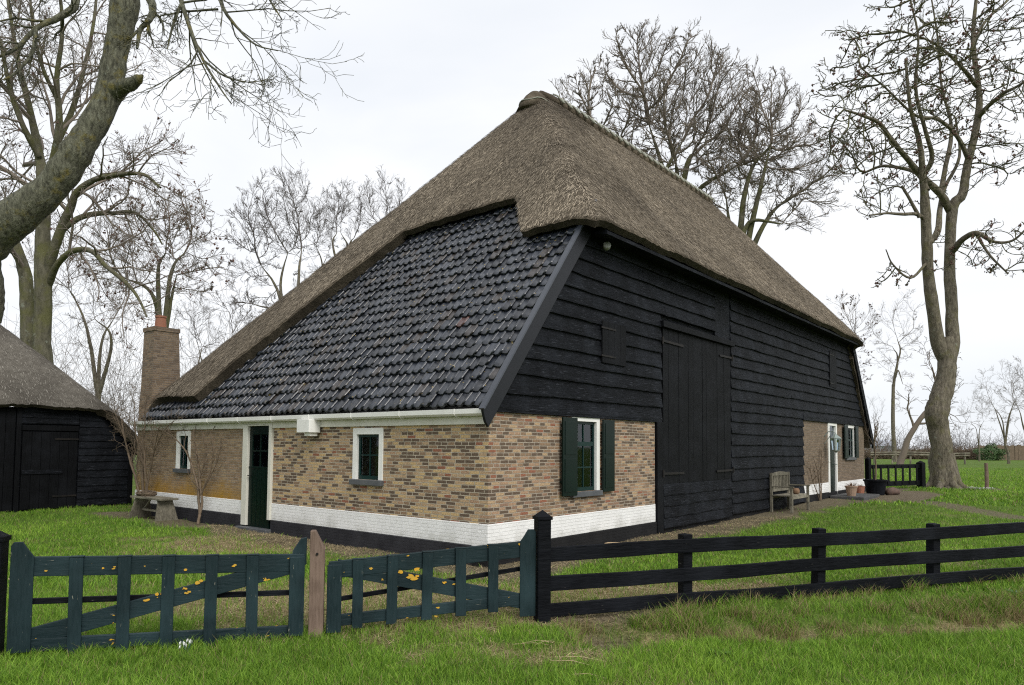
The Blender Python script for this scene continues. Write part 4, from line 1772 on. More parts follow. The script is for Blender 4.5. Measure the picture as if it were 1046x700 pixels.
def blades(n_, region, hmin, hmax, w, dens=None, name='grass', straw_only=False, dry=0.):
    x0, x1, y0, y1 = region
    # sample uniformly in area within the view wedge
    out = []
    tot = 0
    while tot < n_:
        x = rng.uniform(x0, x1, n_)
        y = rng.uniform(y0, y1, n_)
        P = np.column_stack([x, y, np.zeros(n_)])
        u, v_, dpt = project(P)
        ok = (u > -60) & (u < 1110) & (v_ < 760)
        s, t = hl(x, y)
        ok &= ~((s > -.03) & (s < 20.7) & (t > -.03) & (t < 11))
        sx, sy = s - .903, t - 13.34
        ok &= ~((sx < .0) & (sy > -.04))
        dd, ss = masks(x, y)
        if straw_only:
            p = ss * .95 + .02 + .5 * dd
        else:
            p = (1 - dd) ** 1.5 * (1 - .6 * ss)
            p *= .55 + .75 * vnoise(x, y, 4.2)
            if dry:
                p = 1 - .85 * (dd > .5)
        if dens is not None:
            p = p * dens(x, y)
        ok &= rng.random(n_) < p
        q = np.column_stack([x, y, ss, dd])[ok]
        out.append(q)
        tot += len(q)
    q = np.concatenate(out)[:n_]
    x, y, ss = q[:, 0], q[:, 1], q[:, 2]
    n_ = len(x)
    z = gz(x, y) - .004
    hgt = rng.uniform(hmin, hmax, n_) * (.45 + .6 * vnoise(x, y, 2.7) + .6 * vnoise(x, y, 9))
    a = rng.uniform(0, 2 * pi, n_)
    lean = rng.uniform(.15, 1.1, n_) * hgt
    if straw_only:
        hgt = rng.uniform(.004, .03, n_)
        lean = rng.uniform(.05, .17, n_)
    dx, dy = np.cos(a), np.sin(a)
    wv = w * rng.uniform(.6, 1.3, n_)
    b = rng.uniform(0, 2 * pi, n_) if not straw_only else a + pi / 2
    px_, py_ = np.cos(b) * wv, np.sin(b) * wv
    base = np.column_stack([x, y, z + (.008 if straw_only else 0)])
    mid = base + np.column_stack([dx * lean * .35, dy * lean * .35, hgt * .62])
    tip = base + np.column_stack([dx * lean, dy * lean, hgt])
    W_ = np.column_stack([px_, py_, np.zeros(n_)])
    V = np.stack([base - W_, base + W_, mid + W_ * .8, mid - W_ * .8, tip + W_ * .12, tip - W_ * .12], 1).reshape(-1, 3)
    k = np.arange(n_)[:, None] * 6
    F = np.concatenate([k + np.array([0, 1, 2, 3]), k + np.array([3, 2, 4, 5])])
    r = rng.random((n_, 1))
    if straw_only:
        c = np.array([[.17, .13, .07]]) * (1 - r) + np.array([[.50, .41, .24]]) * r
    else:
        pt = (vnoise(x, y, .8) * .6 + vnoise(x, y, 3.3) * .4)[:, None]
        c = np.array([[.060, .155, .012]]) * (1 - r) + np.array([[.27, .44, .05]]) * r
        c = c * (.75 + .5 * pt)
        c = c + (pt > .55) * (pt - .55) * np.array([[.12, .09, .02]])
        dry = (rng.random((n_, 1)) < (.05 + dry + .35 * ss[:, None]))
        c = np.where(dry, np.array([[.30, .24, .12]]) * (.6 + .7 * r), c)
    cc = np.repeat(c, 6, 0)
    me = np_mesh(name, V, F, cc)
    ob = link(name, me, 'blade' if not straw_only else 'straw')
    ob['kind'] = 'stuff'
    return ob


gl1 = blades(150000, (-5.5, 6.8, 3.9, 8.2), .035, .085, .0022, dens=lambda x, y: 1 / (1 + .10 * (y - 4) ** 2))
tag(gl1, 'fresh green grass of the road verge and gateway in front', 'grass')
gl2 = blades(110000, (-13, 15, 8.2, 20), .03, .07, .0042, dens=lambda x, y: 1 / (1 + .03 * (y - 8) ** 2))
tag(gl2, 'short green lawn around the farmhouse', 'grass')
gl3 = blades(60000, (4, 48, 20, 60), .04, .10, .012, dens=lambda x, y: 1 / (1 + .004 * (y - 20) ** 2))
tag(gl3, 'green meadow grass beyond the side gate', 'grass')
sw = blades(40000, (-6, 9, 4.6, 17), .01, .03, .0026, straw_only=True, name='dry_straw')
tag(sw, 'scattered dry straw and dead grass lying in the yard and ditch', 'straw')

def bank_d(x, y):
    tr, a, b = trench(x, y)
    w = -(x - FP[0]) * FD[1] + (y - FP[1]) * FD[0]
    u = (x - FP[0]) * FD[0] + (y - FP[1]) * FD[1]
    return ((tr > .05) * .8 + .35 * (np.abs(w) < .12) * (u > 1.2)) * (vnoise(x, y, 3.3) > .42)


tf = blades(16000, (.5, 6.5, 5.2, 9.4), .07, .15, .0026, dens=bank_d, name='bank_grass', dry=.45)
tag(tf, 'rough long tufts of green and withered grass on the ditch bank', 'grass')

# long broken stalks on the verge
mb = MB()
r_ = random.Random(12)
for (px, py, k) in ((548, 662, 2), (520, 660, 1), (585, 678, 3), (690, 645, 1), (560, 690, 1), (430, 640, 1)):
    for i in range(k):
        P = at(px + r_.uniform(-25, 25), py + r_.uniform(-5, 5), 1)
        d = P - np.array([0, 0, H])
        q = np.array([0, 0, H]) + d * (H / -d[2])
        a = r_.uniform(-.5, .9)
        L = r_.uniform(.12, .42)
        z = float(gz(q[0], q[1]))
        mb.tube([(q[0], q[1], z + .035), (q[0] + cos(a) * L * .5, q[1] + sin(a) * L * .5, z + .055), (q[0] + cos(a) * L, q[1] + sin(a) * L, z + .035)], .003, 5)
M['stalk'] = m_paint('dry_stalk', (.46, .36, .21), (.36, .28, .17), .8, 20)
stl = mb.build('dry_stalks', 'stalk')
stl['kind'] = 'stuff'
tag(stl, 'long pale dry reed stalks lying on the verge before the gates', 'reed stalks')


def gpt(px, py):
    d = at(px, py, 1) - np.array([0, 0, H])
    q = np.array([0, 0, H]) + d * (H / -d[2])
    q[2] = float(gz(q[0], q[1]))
    return q


clump('leafy_weed', gpt(822, 640), 26, .17, .15, .010, 'blue_leaf', 'blue-green rosette of leaves on the ditch bank below the rail fence', 'weed', .55, seed=21)
clump('leafy_weed', gpt(735, 672), 30, .10, .08, .012, 'green_leaf', 'small bright green leafy weed in the middle of the ditch', 'weed', .8, seed=22)
clump('leafy_weed', gpt(1040, 606), 18, .15, .12, .010, 'blue_leaf', 'bluish weed on the bank at the right edge', 'weed', .55, seed=23)


def snowdrops(name, loc, n_, rad, label):
    root = thing(name, label, 'flowers', tuple(loc))
    clump('leaves', (0, 0, 0), n_ * 2, rad, .10, .004, 'blue_leaf', parent=root, droop=.3, seed=31)
    mb = MB()
    r = random.Random(5)
    for i in range(n_):
        a, q = r.uniform(0, 2 * pi), rad * sqrt(r.random())
        x, y, z = q * cos(a), q * sin(a), r.uniform(.07, .11)
        for k in range(3):
            w = 2 * pi * k / 3 + a
            mb.add([(x, y, z), (x + .012 * cos(w), y + .012 * sin(w), z - .012), (x + .014 * cos(w), y + .014 * sin(w), z - .034), (x + .012 * cos(w + .9), y + .012 * sin(w + .9), z - .014)], [(0, 1, 2, 3)])
    mb.build('flowers', 'white_flower', root, fix=False)


snowdrops('snowdrops', gpt(190, 666), 7, .05, 'tiny white snowdrops in the grass under the left gate')
snowdrops('snowdrops', (18.0, 27.5, float(gz(18.0, 27.5))), 60, .45, 'white snowdrops around the thin stake on the meadow')
stk_ = MB()
stk_.tube([(0, 0, -.1), (.01, 0, .6), (0, 0, 1.02)], [.075, .07, .06], 10)
ob = stk_.build('stake', 'brown_wood')
ob.location = (18.5, 27.9, float(gz(18.5, 27.9)))
tag(ob, 'short pinkish brown stake standing alone on the meadow', 'stake')

# ------------------------------------------------------------------ TREES


class Tubes:
    """collects batches of polylines and makes one mesh"""

    def __init__(s):
        s.V, s.F, s.n = [], [], 0

    def add(s, P, R, sides):
        N_, n_, _ = P.shape
        if N_ == 0:
            return
        T = np.empty_like(P)
        T[:, 1:-1] = P[:, 2:] - P[:, :-2]
        T[:, 0] = P[:, 1] - P[:, 0]
        T[:, -1] = P[:, -1] - P[:, -2]
        T /= np.linalg.norm(T, axis=2, keepdims=True) + 1e-9
        mean = P[:, -1] - P[:, 0]
        ref = np.cross(mean, rng.normal(size=(N_, 3)))
        ref /= np.linalg.norm(ref, axis=1, keepdims=True) + 1e-9
        A_ = np.cross(T, ref[:, None, :])
        nn = np.linalg.norm(A_, axis=2, keepdims=True)
        A_ /= nn + 1e-9
        B_ = np.cross(T, A_)
        w = 2 * pi * np.arange(sides) / sides
        ring = A_[:, :, None, :] * np.cos(w)[None, None, :, None] + B_[:, :, None, :] * np.sin(w)[None, None, :, None]
        V = P[:, :, None, :] + ring * R[:, :, None, None]
        idx = (np.arange(N_ * n_ * sides) + s.n).reshape(N_, n_, sides)
        a, b = idx[:, :-1, :], idx[:, 1:, :]
        F = np.stack([a, np.roll(a, -1, 2), np.roll(b, -1, 2), b], -1).reshape(-1, 4)
        s.V.append(V.reshape(-1, 3))
        s.F.append(F)
        s.n += N_ * n_ * sides

    def mesh(s, name):
        return np_mesh(name, np.concatenate(s.V), np.concatenate(s.F))


def catmull(pts, n_):
    pts = np.array(pts, float)
    P = np.vstack([2 * pts[0] - pts[1], pts, 2 * pts[-1] - pts[-2]])
    m_ = len(pts) - 1
    out = []
    for t in np.linspace(0, m_ - 1e-6, n_):
        i = int(t)
        f_ = t - i
        a, b, c, d = P[i], P[i + 1], P[i + 2], P[i + 3]
        out.append(.5 * (2 * b + (c - a) * f_ + (2 * a - 5 * b + 4 * c - d) * f_ ** 2 + (3 * b - a - 3 * c + d) * f_ ** 3))
    return np.array(out)


def grow(P, R, K, ratio, ang, n_, wob, up, umin=.2, rk=.6, tip=.3, Lmin=0., jitter=.35, umax=1.0, flat=None):
    """children of all parents at once. P (N,n,3)"""
    N_, m_, _ = P.shape
    L = np.linalg.norm(np.diff(P, axis=1), axis=2).sum(1)
    u = umin + (umax - umin) * (np.arange(K)[None, :] + rng.random((N_, K))) / K
    fi = u * (m_ - 1)
    i0 = np.minimum(fi.astype(int), m_ - 2)
    f_ = (fi - i0)[..., None]
    rows_ = np.arange(N_)[:, None]
    p = P[rows_, i0] * (1 - f_) + P[rows_, i0 + 1] * f_
    T = P[rows_, i0 + 1] - P[rows_, i0]
    T /= np.linalg.norm(T, axis=2, keepdims=True) + 1e-9
    r = R[rows_, i0] * (1 - f_[..., 0]) + R[rows_, i0 + 1] * f_[..., 0]
    rv = rng.normal(size=(N_, K, 3))
    perp = rv - (rv * T).sum(-1, keepdims=True) * T
    perp /= np.linalg.norm(perp, axis=2, keepdims=True) + 1e-9
    a = ang * (1 + rng.normal(0, .25, (N_, K, 1)))
    d = T * np.cos(a) + perp * np.sin(a)
    Lc = L[:, None] * ratio * (1.15 - .55 * u) * (1 + jitter * (rng.random((N_, K)) * 2 - 1))
    d = d.reshape(-1, 3)
    q = p.reshape(-1, 3)
    Lc = Lc.ravel()
    r0 = (r.ravel() * rk)
    keep = Lc > Lmin
    d, q, Lc, r0 = d[keep], q[keep], Lc[keep], r0[keep]
    out = [q]
    for k in range(n_ - 1):
        d = d + rng.normal(0, wob, d.shape) + np.array([0, 0, up])
        d /= np.linalg.norm(d, axis=1, keepdims=True)
        q = q + d * (Lc / (n_ - 1))[:, None]
        out.append(q)
    PP = np.stack(out, 1)
    x = np.linspace(0, 1, n_)[None]
    RR = r0[:, None] * (1 - (1 - tip) * x)
    return PP, RR


def seeds_mesh(pts, size, name='seed_cluster'):
    n_ = len(pts)
    V, F = [], []
    base = np.array([(1, 0, 0), (0, 1, 0), (-1, 0, 0), (0, -1, 0), (0, 0, 1.2), (0, 0, -1.2)], float)
    fc = np.array([(0, 1, 4), (1, 2, 4), (2, 3, 4), (3, 0, 4), (1, 0, 5), (2, 1, 5), (3, 2, 5), (0, 3, 5)])
    sub = []
    for _ in range(4):
        sub.append(pts + rng.normal(0, size * .75, pts.shape))
    pts = np.concatenate(sub)
    n_ = len(pts)
    s_ = size * rng.uniform(.5, 1.0, (n_, 1, 1))
    V = pts[:, None, :] + base[None] * s_ * rng.uniform(.6, 1.4, (n_, 6, 3))
    F = (np.arange(n_)[:, None, None] * 6 + fc[None]).reshape(-1, 3)
    return np_mesh(name, V.reshape(-1, 3), F)


def px_limb(pts, n_=None):
    """pts: (px, py, Y, radius_m)"""
    P = np.array([at(a, b, c) for a, b, c, d in pts])
    R = np.array([d for *_, d in pts])
    n_ = n_ or (len(pts) - 1) * 5 + 1
    Q = catmull(P, n_)
    Rq = np.interp(np.linspace(0, len(pts) - 1, n_), np.arange(len(pts)), R)
    return Q, Rq


def roughen(Q, Rq, amt):
    n1 = rng.normal(0, amt, Q.shape)
    n1[1:-1] = (n1[:-2] + n1[1:-1] + n1[2:]) / 1.7
    r1 = rng.normal(0, .05, Rq.shape)
    r1[1:-1] = (r1[:-2] + r1[1:-1] + r1[2:]) / 3
    return Q + n1 * Rq[:, None], Rq * (1 + r1)


def make_tree(name, label, limbs, levels, base, bark='bark', twig='twig', cat='tree', group=None, seeds=0, seedsize=.05, sides=(12, 6, 4, 3, 3), trunk_first=1, keepfun=None, extra=None):
    """limbs: list of (Q, R). first trunk_first are trunk. levels: list of dicts for grow"""
    root = thing(name, label, cat, tuple(base), 0, group)
    b = np.array(base)
    tk = Tubes()
    for (Q, R) in limbs:
        tk.add((Q - b)[None], R[None], sides[0])
    me = tk.mesh('trunk')
    link('trunk', me, bark, root, smooth=True)
    tw = Tubes()
    lastP = None
    # resample limbs for growth
    parents = []
    for li, (Q, R) in enumerate(limbs):
        parents.append((Q, R, li < trunk_first))
    cur = []
    L0 = levels[0]
    for (Q, R, istr) in parents:
        k = dict(L0)
        if istr:
            if not L0.get('trunk_k', 0):
                continue
            k['K'] = L0['trunk_k']
            k['umin'] = L0.get('trunk_umin', .5)
            k['ratio'] = L0['ratio'] * L0.get('trunk_ratio', .6)
        for dk in ('trunk_k', 'trunk_umin', 'trunk_ratio'):
            k.pop(dk, None)
        cur.append(grow(Q[None], R[None], **k))
    ends = []
    P = np.concatenate([c[0] for c in cur])
    R = np.concatenate([c[1] for c in cur])
    rmin = levels[-1].get('rmin', .004)
    for i in range(len(levels)):
        if i:
            k = {a: b_ for a, b_ in levels[i].items() if a != 'rmin'}
            P, R = grow(P, R, **k)
        if keepfun is not None:
            kp = keepfun(P)
            P, R = P[kp], R[kp]
        R = np.maximum(R, rmin)
        tw.add(P - b, R, sides[min(i + 1, len(sides) - 1)])
        ends.append(P[:, -1])
    me = tw.mesh('crown')
    cr = link('crown', me, twig, root, smooth=True)
    if seeds:
        e = ends[-2] if len(ends) > 1 else ends[-1]
        e = e[rng.choice(len(e), min(seeds, len(e)), replace=False)]
        me = seeds_mesh(e - b, seedsize)
        so = link('seed_clusters', me, 'seed', root)
        so['kind'] = 'stuff'
    if extra:
        extra(root, b)
    return root


def visible(P, margin=120):
    """keep branches whose start lies in or near the view wedge"""
    u, v_, d = project(P[:, 0])
    u2, v2, _ = project(P[:, -1])
    return ((u > -margin) & (u < 1046 + margin) & (v_ > -margin * 1.6)) | ((u2 > -margin) & (u2 < 1046 + margin) & (v2 > -margin * 1.6))


LV = lambda K, ratio, ang, n_, wob, up, **k: dict(K=K, ratio=ratio, ang=ang, n_=n_, wob=wob, up=up, **k)

# ---- the big tree on the right
Yt = 29.0
R1 = .5
bt = []
trunk = [(965, 506, Yt, 0.688), (964, 496, Yt, 0.482), (961, 470, Yt, 0.396), (960, 440, Yt, 0.396), (957, 420, Yt, 0.456), (961, 404, Yt, 0.404), (967, 380, Yt, 0.361), (967, 360, Yt, 0.361), (967, 345, Yt, 0.258)]
left_stem = [(966, 368, Yt, .30), (957, 345, Yt - .1, .25), (951.5, 304, Yt - .3, .22), (947, 264, Yt - .5, .21), (946, 221, Yt - .6, .19), (943, 185, Yt - .8, .14), (940, 150, Yt - 1, .10), (930, 110, Yt - 1.4, .07), (925, 60, Yt - 1.5, .045)]
right_stem = [(969, 368, Yt, .30), (974, 345, Yt + .1, .26), (971.5, 316, Yt + .2, .23), (970, 264, Yt + .4, .22), (973, 213, Yt + .5, .21), (983, 198, Yt + .5, .18), (990, 160, Yt + .7, .16), (1000, 116, Yt + .8, .14), (999, 83, Yt + .8, .11), (994, 40, Yt + .9, .09), (998, -10, Yt + 1, .06), (1003, -60, Yt + 1, .04)]
lb = [
    [(970, 215, Yt + .5, .17), (960, 198, Yt + .1, .15), (943, 181, Yt - .5, .13), (928, 164, Yt - 1, .11), (912, 145, Yt - 1.6, .09), (898, 126, Yt - 2, .07), (880, 118, Yt - 2.3, .05), (862, 112, Yt - 2.5, .03)],
    [(947, 195, Yt - .8, .10), (938, 178, Yt - .4, .09), (920, 172, Yt + .4, .075), (900, 170, Yt + 1.2, .06), (880, 178, Yt + 1.6, .045)],
    [(943, 181, Yt - .5, .10), (952, 160, Yt - .8, .09), (944, 130, Yt - 1.4, .075), (935, 90, Yt - 2, .06), (938, 40, Yt - 2.4, .04), (930, 0, Yt - 2.6, .03)],
    [(960, 200, Yt + .2, .11), (966, 170, Yt + .9, .09), (972, 130, Yt + 1.6, .075), (962, 90, Yt + 2.2, .055), (958, 40, Yt + 2.6, .04), (950, -10, Yt + 2.8, .03)],
    [(948, 250, Yt - .4, .13), (958, 236, Yt - .1, .12), (960, 214, Yt + .4, .10), (966, 190, Yt + 1, .08), (980, 160, Yt + 1.8, .06), (976, 120, Yt + 2.4, .04)],
    [(972, 258, Yt + .4, .14), (982, 246, Yt - .2, .12), (997, 238, Yt - .9, .09), (1015, 247, Yt - 1.6, .06), (1034, 246, Yt - 2, .045), (1050, 232, Yt - 2.4, .03)],
    [(997, 239, Yt - .9, .06), (1012, 262, Yt - 1.2, .045), (1030, 280, Yt - 1.4, .03)],
    [(946, 226, Yt - .5, .09), (937, 219, Yt - .9, .075), (922, 219, Yt - 1.3, .06), (906, 218, Yt - 1.7, .045), (888, 220, Yt - 2, .03)],
    [(939, 222, Yt - .9, .07), (930, 205, Yt - 1.1, .06), (921, 190, Yt - 1.2, .05)],
    [(999, 120, Yt + .8, .11), (1010, 108, Yt + .1, .09), (1024, 96, Yt - .7, .075), (1040, 88, Yt - 1.4, .05), (1056, 76, Yt - 2, .035)],
    [(998, 88, Yt + .8, .09), (985, 72, Yt + .2, .075), (965, 52, Yt - .5, .055), (945, 40, Yt - 1, .04), (915, 30, Yt - 1.5, .03)],
    [(990, 165, Yt + .7, .10), (978, 140, Yt + .2, .08), (958, 122, Yt - .6, .065), (935, 118, Yt - 1.2, .05), (905, 90, Yt - 1.8, .035), (880, 70, Yt - 2.2, .025)],
    [(947, 268, Yt - .5, .06), (930, 284, Yt - 1, .045), (912, 270, Yt - 1.6, .03), (905, 255, Yt - 2, .02)],
    [(994, 45, Yt + .9, .08), (1008, 20, Yt + 1.6, .06), (1030, 0, Yt + 2.2, .045), (1045, -20, Yt + 2.6, .03)],
]
limbs = []
for L_ in [trunk, left_stem, right_stem] + lb:
    Q, Rr = px_limb(L_)
    limbs.append(roughen(Q, Rr, .07))
# root flares
for k in range(7):
    w = 2 * pi * k / 7 + .3
    c = at(965, 500, Yt)
    c[2] = .16
    pts = np.array([c + np.array([cos(w) * .12, sin(w) * .12, 1.3]), c + np.array([cos(w) * .34, sin(w) * .34, .42]), c + np.array([cos(w) * .52, sin(w) * .52, .08]), c + np.array([cos(w) * .85, sin(w) * .85, -.12])])
    limbs.insert(1, (catmull(pts, 9), np.linspace(.26, .09, 9)))
bx0 = at(965, 500, Yt)
bx0[2] = float(gz(bx0[0], bx0[1]))
BIG = (limbs, bx0)

# ---- near leaning tree at the left
Yn = 11.5
main = [(-118, 560, Yn + .3, 0.440), (-100, 450, Yn + .2, 0.405), (-66, 340, Yn, 0.378), (-25, 262, Yn - .1, 0.334), (16, 222, Yn - .2, 0.290), (54, 190, Yn - .2, 0.246), (84, 146, Yn - .2, 0.216), (108, 103, Yn - .1, 0.198), (118, 55, Yn, 0.180), (127, 8, Yn, 0.220), (134, -50, Yn + .1, 0.211), (140, -130, Yn + .2, 0.150), (150, -230, Yn + .2, 0.106)]
second = [(-20, 262, Yn, 0.264), (-10, 300, Yn + .2, 0.211), (-6, 330, Yn + .4, 0.106)]
knob = [(110, 98, Yn, .20), (124, 89, Yn - .2, .13), (134, 86, Yn - .3, .10), (141, 81, Yn - .36, .075), (146, 77, Yn - .4, .015)]
nl = [
    [(150, -12, Yn - .1, .075), (156, 8, Yn - .3, .06), (152, 22, Yn - .4, .045), (143, 30, Yn - .5, .035), (140, 50, Yn - .55, .02)],
    [(78, -40, Yn - .5, .07), (77, 0, Yn - .6, .06), (67, 14, Yn - .7, .05), (50, 21, Yn - .8, .042), (36, 30, Yn - .9, .036), (20, 46, Yn - 1, .03), (4, 56, Yn - 1.1, .022), (-20, 66, Yn - 1.2, .015)],
    [(37, 30, Yn - .9, .03), (34, 52, Yn - 1, .025), (20, 72, Yn - 1.1, .02), (4, 82, Yn - 1.2, .014)],
    [(140, -60, Yn, .09), (175, -30, Yn - .5, .06), (186, 4, Yn - .8, .035), (198, 38, Yn - 1, .026), (208, 62, Yn - 1.1, .02), (222, 86, Yn - 1.2, .014), (236, 106, Yn - 1.3, .008)],
    [(186, 4, Yn - .8, .028), (178, 22, Yn - .9, .02), (171, 50, Yn - 1, .01)],
    [(208, 62, Yn - 1.1, .018), (230, 78, Yn - 1.2, .013), (252, 84, Yn - 1.3, .008), (266, 83, Yn - 1.3, .005)],
    [(150, -80, Yn, .08), (210, -40, Yn - .6, .05), (228, 8, Yn - .9, .028), (245, 32, Yn - 1, .018), (262, 46, Yn - 1.1, .012), (284, 52, Yn - 1.2, .006)],
    [(228, -20, Yn - .8, .035), (262, -30, Yn - 1, .025), (276, 0, Yn - 1.1, .015), (288, 20, Yn - 1.1, .008)],
    [(133, -20, Yn, .05), (100, -40, Yn + .3, .04), (60, -30, Yn + .5, .03), (40, 0, Yn + .6, .02)],
    [(222, 10, Yn - .9, .02), (190, 12, Yn - .8, .014), (165, 16, Yn - .7, .008)],
]
limbs = []
for L_ in [main, second, knob]:
    Q, Rr = px_limb(L_, (len(L_) - 1) * 8 + 1)
    limbs.append((Q, Rr * (1 + rng.normal(0, .035, Rr.shape))))
for L_ in nl:
    Q, Rr = px_limb(L_, (len(L_) - 1) * 4 + 1)
    limbs.append(roughen(Q, Rr, .18))
nb0 = at(-118, 560, Yn + .3)
nb0[2] = 0
limbs[0] = (np.vstack([nb0 + np.array([-.1, 0, -.1]), limbs[0][0]]), np.concatenate([[.6], limbs[0][1]]))
make_tree('leaning_tree', 'massive mossy tree leaning in from the left edge with hanging twigs', limbs,
          [LV(9, .38, .8, 6, .2, -.02, umin=.2, rk=.5),
           LV(5, .50, .75, 5, .25, .02, umin=.15, rk=.6),
           LV(3, .55, .7, 4, .25, .04, umin=.2, rk=.7, rmin=.0035)],
          nb0, bark='bark_near', twig='bark_near', trunk_first=3, sides=(20, 6, 4, 3, 3), keepfun=visible)

# ---- twin trunk tree behind the shed
Yb = 27.0
L1 = [
    [(44, 400, Yb, .36), (43, 350, Yb, .32), (45, 290, Yb, .30), (43, 246, Yb, .27), (44, 190, Yb, .22), (38, 150, Yb + .3, .15), (30, 110, Yb + .6, .12), (18, 60, Yb + 1, .09), (8, 0, Yb + 1.3, .06)],
    [(30, 400, Yb + .8, .3), (29, 345, Yb + .8, .26), (26, 290, Yb + .8, .24), (18, 255, Yb + .9, .18), (4, 225, Yb + 1.2, .13), (-20, 190, Yb + 1.6, .09)],
    [(46, 285, Yb, .2), (58, 246, Yb - .3, .17), (70, 215, Yb - .6, .15), (80, 195, Yb - .9, .12), (96, 184, Yb - 1.2, .10), (120, 179, Yb - 1.6, .08), (146, 178, Yb - 2, .06), (164, 192, Yb - 2.2, .035)],
    [(60, 240, Yb - .3, .12), (72, 228, Yb - .4, .11), (92, 219, Yb - .2, .10), (116, 218, Yb + .2, .08), (138, 217, Yb + .6, .06), (156, 234, Yb + .9, .045), (166, 250, Yb + 1.1, .03)],
    [(50, 290, Yb, .13), (60, 268, Yb - .6, .11), (76, 256, Yb - 1, .10), (94, 257, Yb - 1.4, .09), (108, 272, Yb - 1.7, .08), (130, 290, Yb - 2, .065), (142, 306, Yb - 2.2, .05), (150, 324, Yb - 2.4, .03)],
    [(44, 200, Yb, .18), (56, 160, Yb - .5, .15), (60, 120, Yb - 1, .12), (58, 80, Yb - 1.4, .09), (64, 30, Yb - 1.8, .07), (60, -20, Yb - 2, .05)],
    [(57, 150, Yb - .5, .12), (74, 112, Yb - .2, .10), (86, 70, Yb + .2, .08), (96, 20, Yb + .6, .06), (100, -30, Yb + 1, .04)],
    [(40, 160, Yb, .13), (24, 130, Yb - .6, .10), (10, 90, Yb - 1, .08), (0, 40, Yb - 1.3, .06)],
    [(58, 100, Yb - 1, .08), (44, 70, Yb - 1.6, .065), (34, 30, Yb - 2, .05), (30, -20, Yb - 2.3, .035)],
]
limbs = [roughen(*px_limb(L_), .07) for L_ in L1]
b0 = at(40, 400, Yb)
b0[2] = 0
limbs[0] = (np.vstack([[b0[0], b0[1], -.1], limbs[0][0]]), np.concatenate([[.45], limbs[0][1]]))
limbs[1] = (np.vstack([[at(30, 400, Yb + .8)[0], Yb + .8, -.1], limbs[1][0]]), np.concatenate([[.35], limbs[1][1]]))
make_tree('twin_trunk_tree', 'tall bare tree with two mossy trunks behind the shed roof', limbs,
          [LV(9, .45, .8, 7, .17, .02, umin=.2, rk=.5, trunk_k=8, trunk_umin=.45, trunk_ratio=.5),
           LV(6, .50, .75, 6, .2, .03, umin=.15, rk=.6),
           LV(5, .52, .7, 4, .2, .05, umin=.2, rk=.65),
           LV(3, .60, .6, 3, .2, .05, umin=.25, rk=.7, rmin=.0065)],
          b0, bark='bark_green', twig='twig', trunk_first=2, seeds=500, seedsize=.035, keepfun=visible)


# ---- crowns grown by space colonisation


def colonize(nodes, parent, att, step, di, dk, iters=140, jit=.18, up=.0):
    nodes = [np.array(p) for p in nodes]
    parent = list(parent)
    att = att.copy()
    NP = np.array(nodes)
    D = np.full(len(att), 1e9)
    I = np.zeros(len(att), int)
    for k in range(0, len(NP), 64):
        dd = np.linalg.norm(att[:, None] - NP[None, k:k + 64], axis=2)
        m_ = dd.argmin(1)
        v_ = dd[np.arange(len(att)), m_]
        b_ = v_ < D
        D[b_], I[b_] = v_[b_], m_[b_] + k
    used = {}
    for it in range(iters):
        act = D < di
        if not act.any():
            if len(att) == 0:
                break
            act = D <= D.min() + step
        ids = I[act]
        NPa = np.array(nodes)
        dv = att[act] - NPa[ids]
        dv /= np.linalg.norm(dv, axis=1, keepdims=True) + 1e-9
        uq, inv = np.unique(ids, return_inverse=True)
        acc = np.zeros((len(uq), 3))
        np.add.at(acc, inv, dv)
        acc /= np.linalg.norm(acc, axis=1, keepdims=True) + 1e-9
        acc += rng.normal(0, jit, acc.shape)
        acc[:, 2] += up
        acc /= np.linalg.norm(acc, axis=1, keepdims=True) + 1e-9
        new, k0 = [], len(nodes)
        for u_, a_ in zip(uq, acc):
            c_ = used.get(u_, 0)
            if c_ >= 3:
                continue
            used[u_] = c_ + 1
            new.append(nodes[u_] + a_ * step)
            parent.append(int(u_))
        if not new:
            break
        nodes += new
        nn = np.array(new)
        dd = np.linalg.norm(att[:, None] - nn[None], axis=2)
        m_ = dd.argmin(1)
        v_ = dd[np.arange(len(att)), m_]
        b_ = v_ < D
        D[b_], I[b_] = v_[b_], m_[b_] + k0
        kp = D > dk
        att, D, I = att[kp], D[kp], I[kp]
        if len(att) == 0:
            break
    return np.array(nodes), np.array(parent)


def ell(n_, c, r, shell=.35, cut=None):
    """attractor points in an ellipsoid, denser near the shell"""
    v = rng.normal(size=(n_, 3))
    v /= np.linalg.norm(v, axis=1, keepdims=True)
    k = rng.uniform(shell ** 3, 1, (n_, 1)) ** (1 / 3)
    lump = 1 + .13 * np.sin(v[:, :1] * 5 + c[0]) * np.cos(v[:, 1:2] * 4 + c[1]) + .08 * np.sin(v[:, 2:] * 9 + c[0])
    P = np.array(c) + v * k * lump * np.array(r)
    if cut is not None:
        P = P[P[:, 2] > cut]
    return P


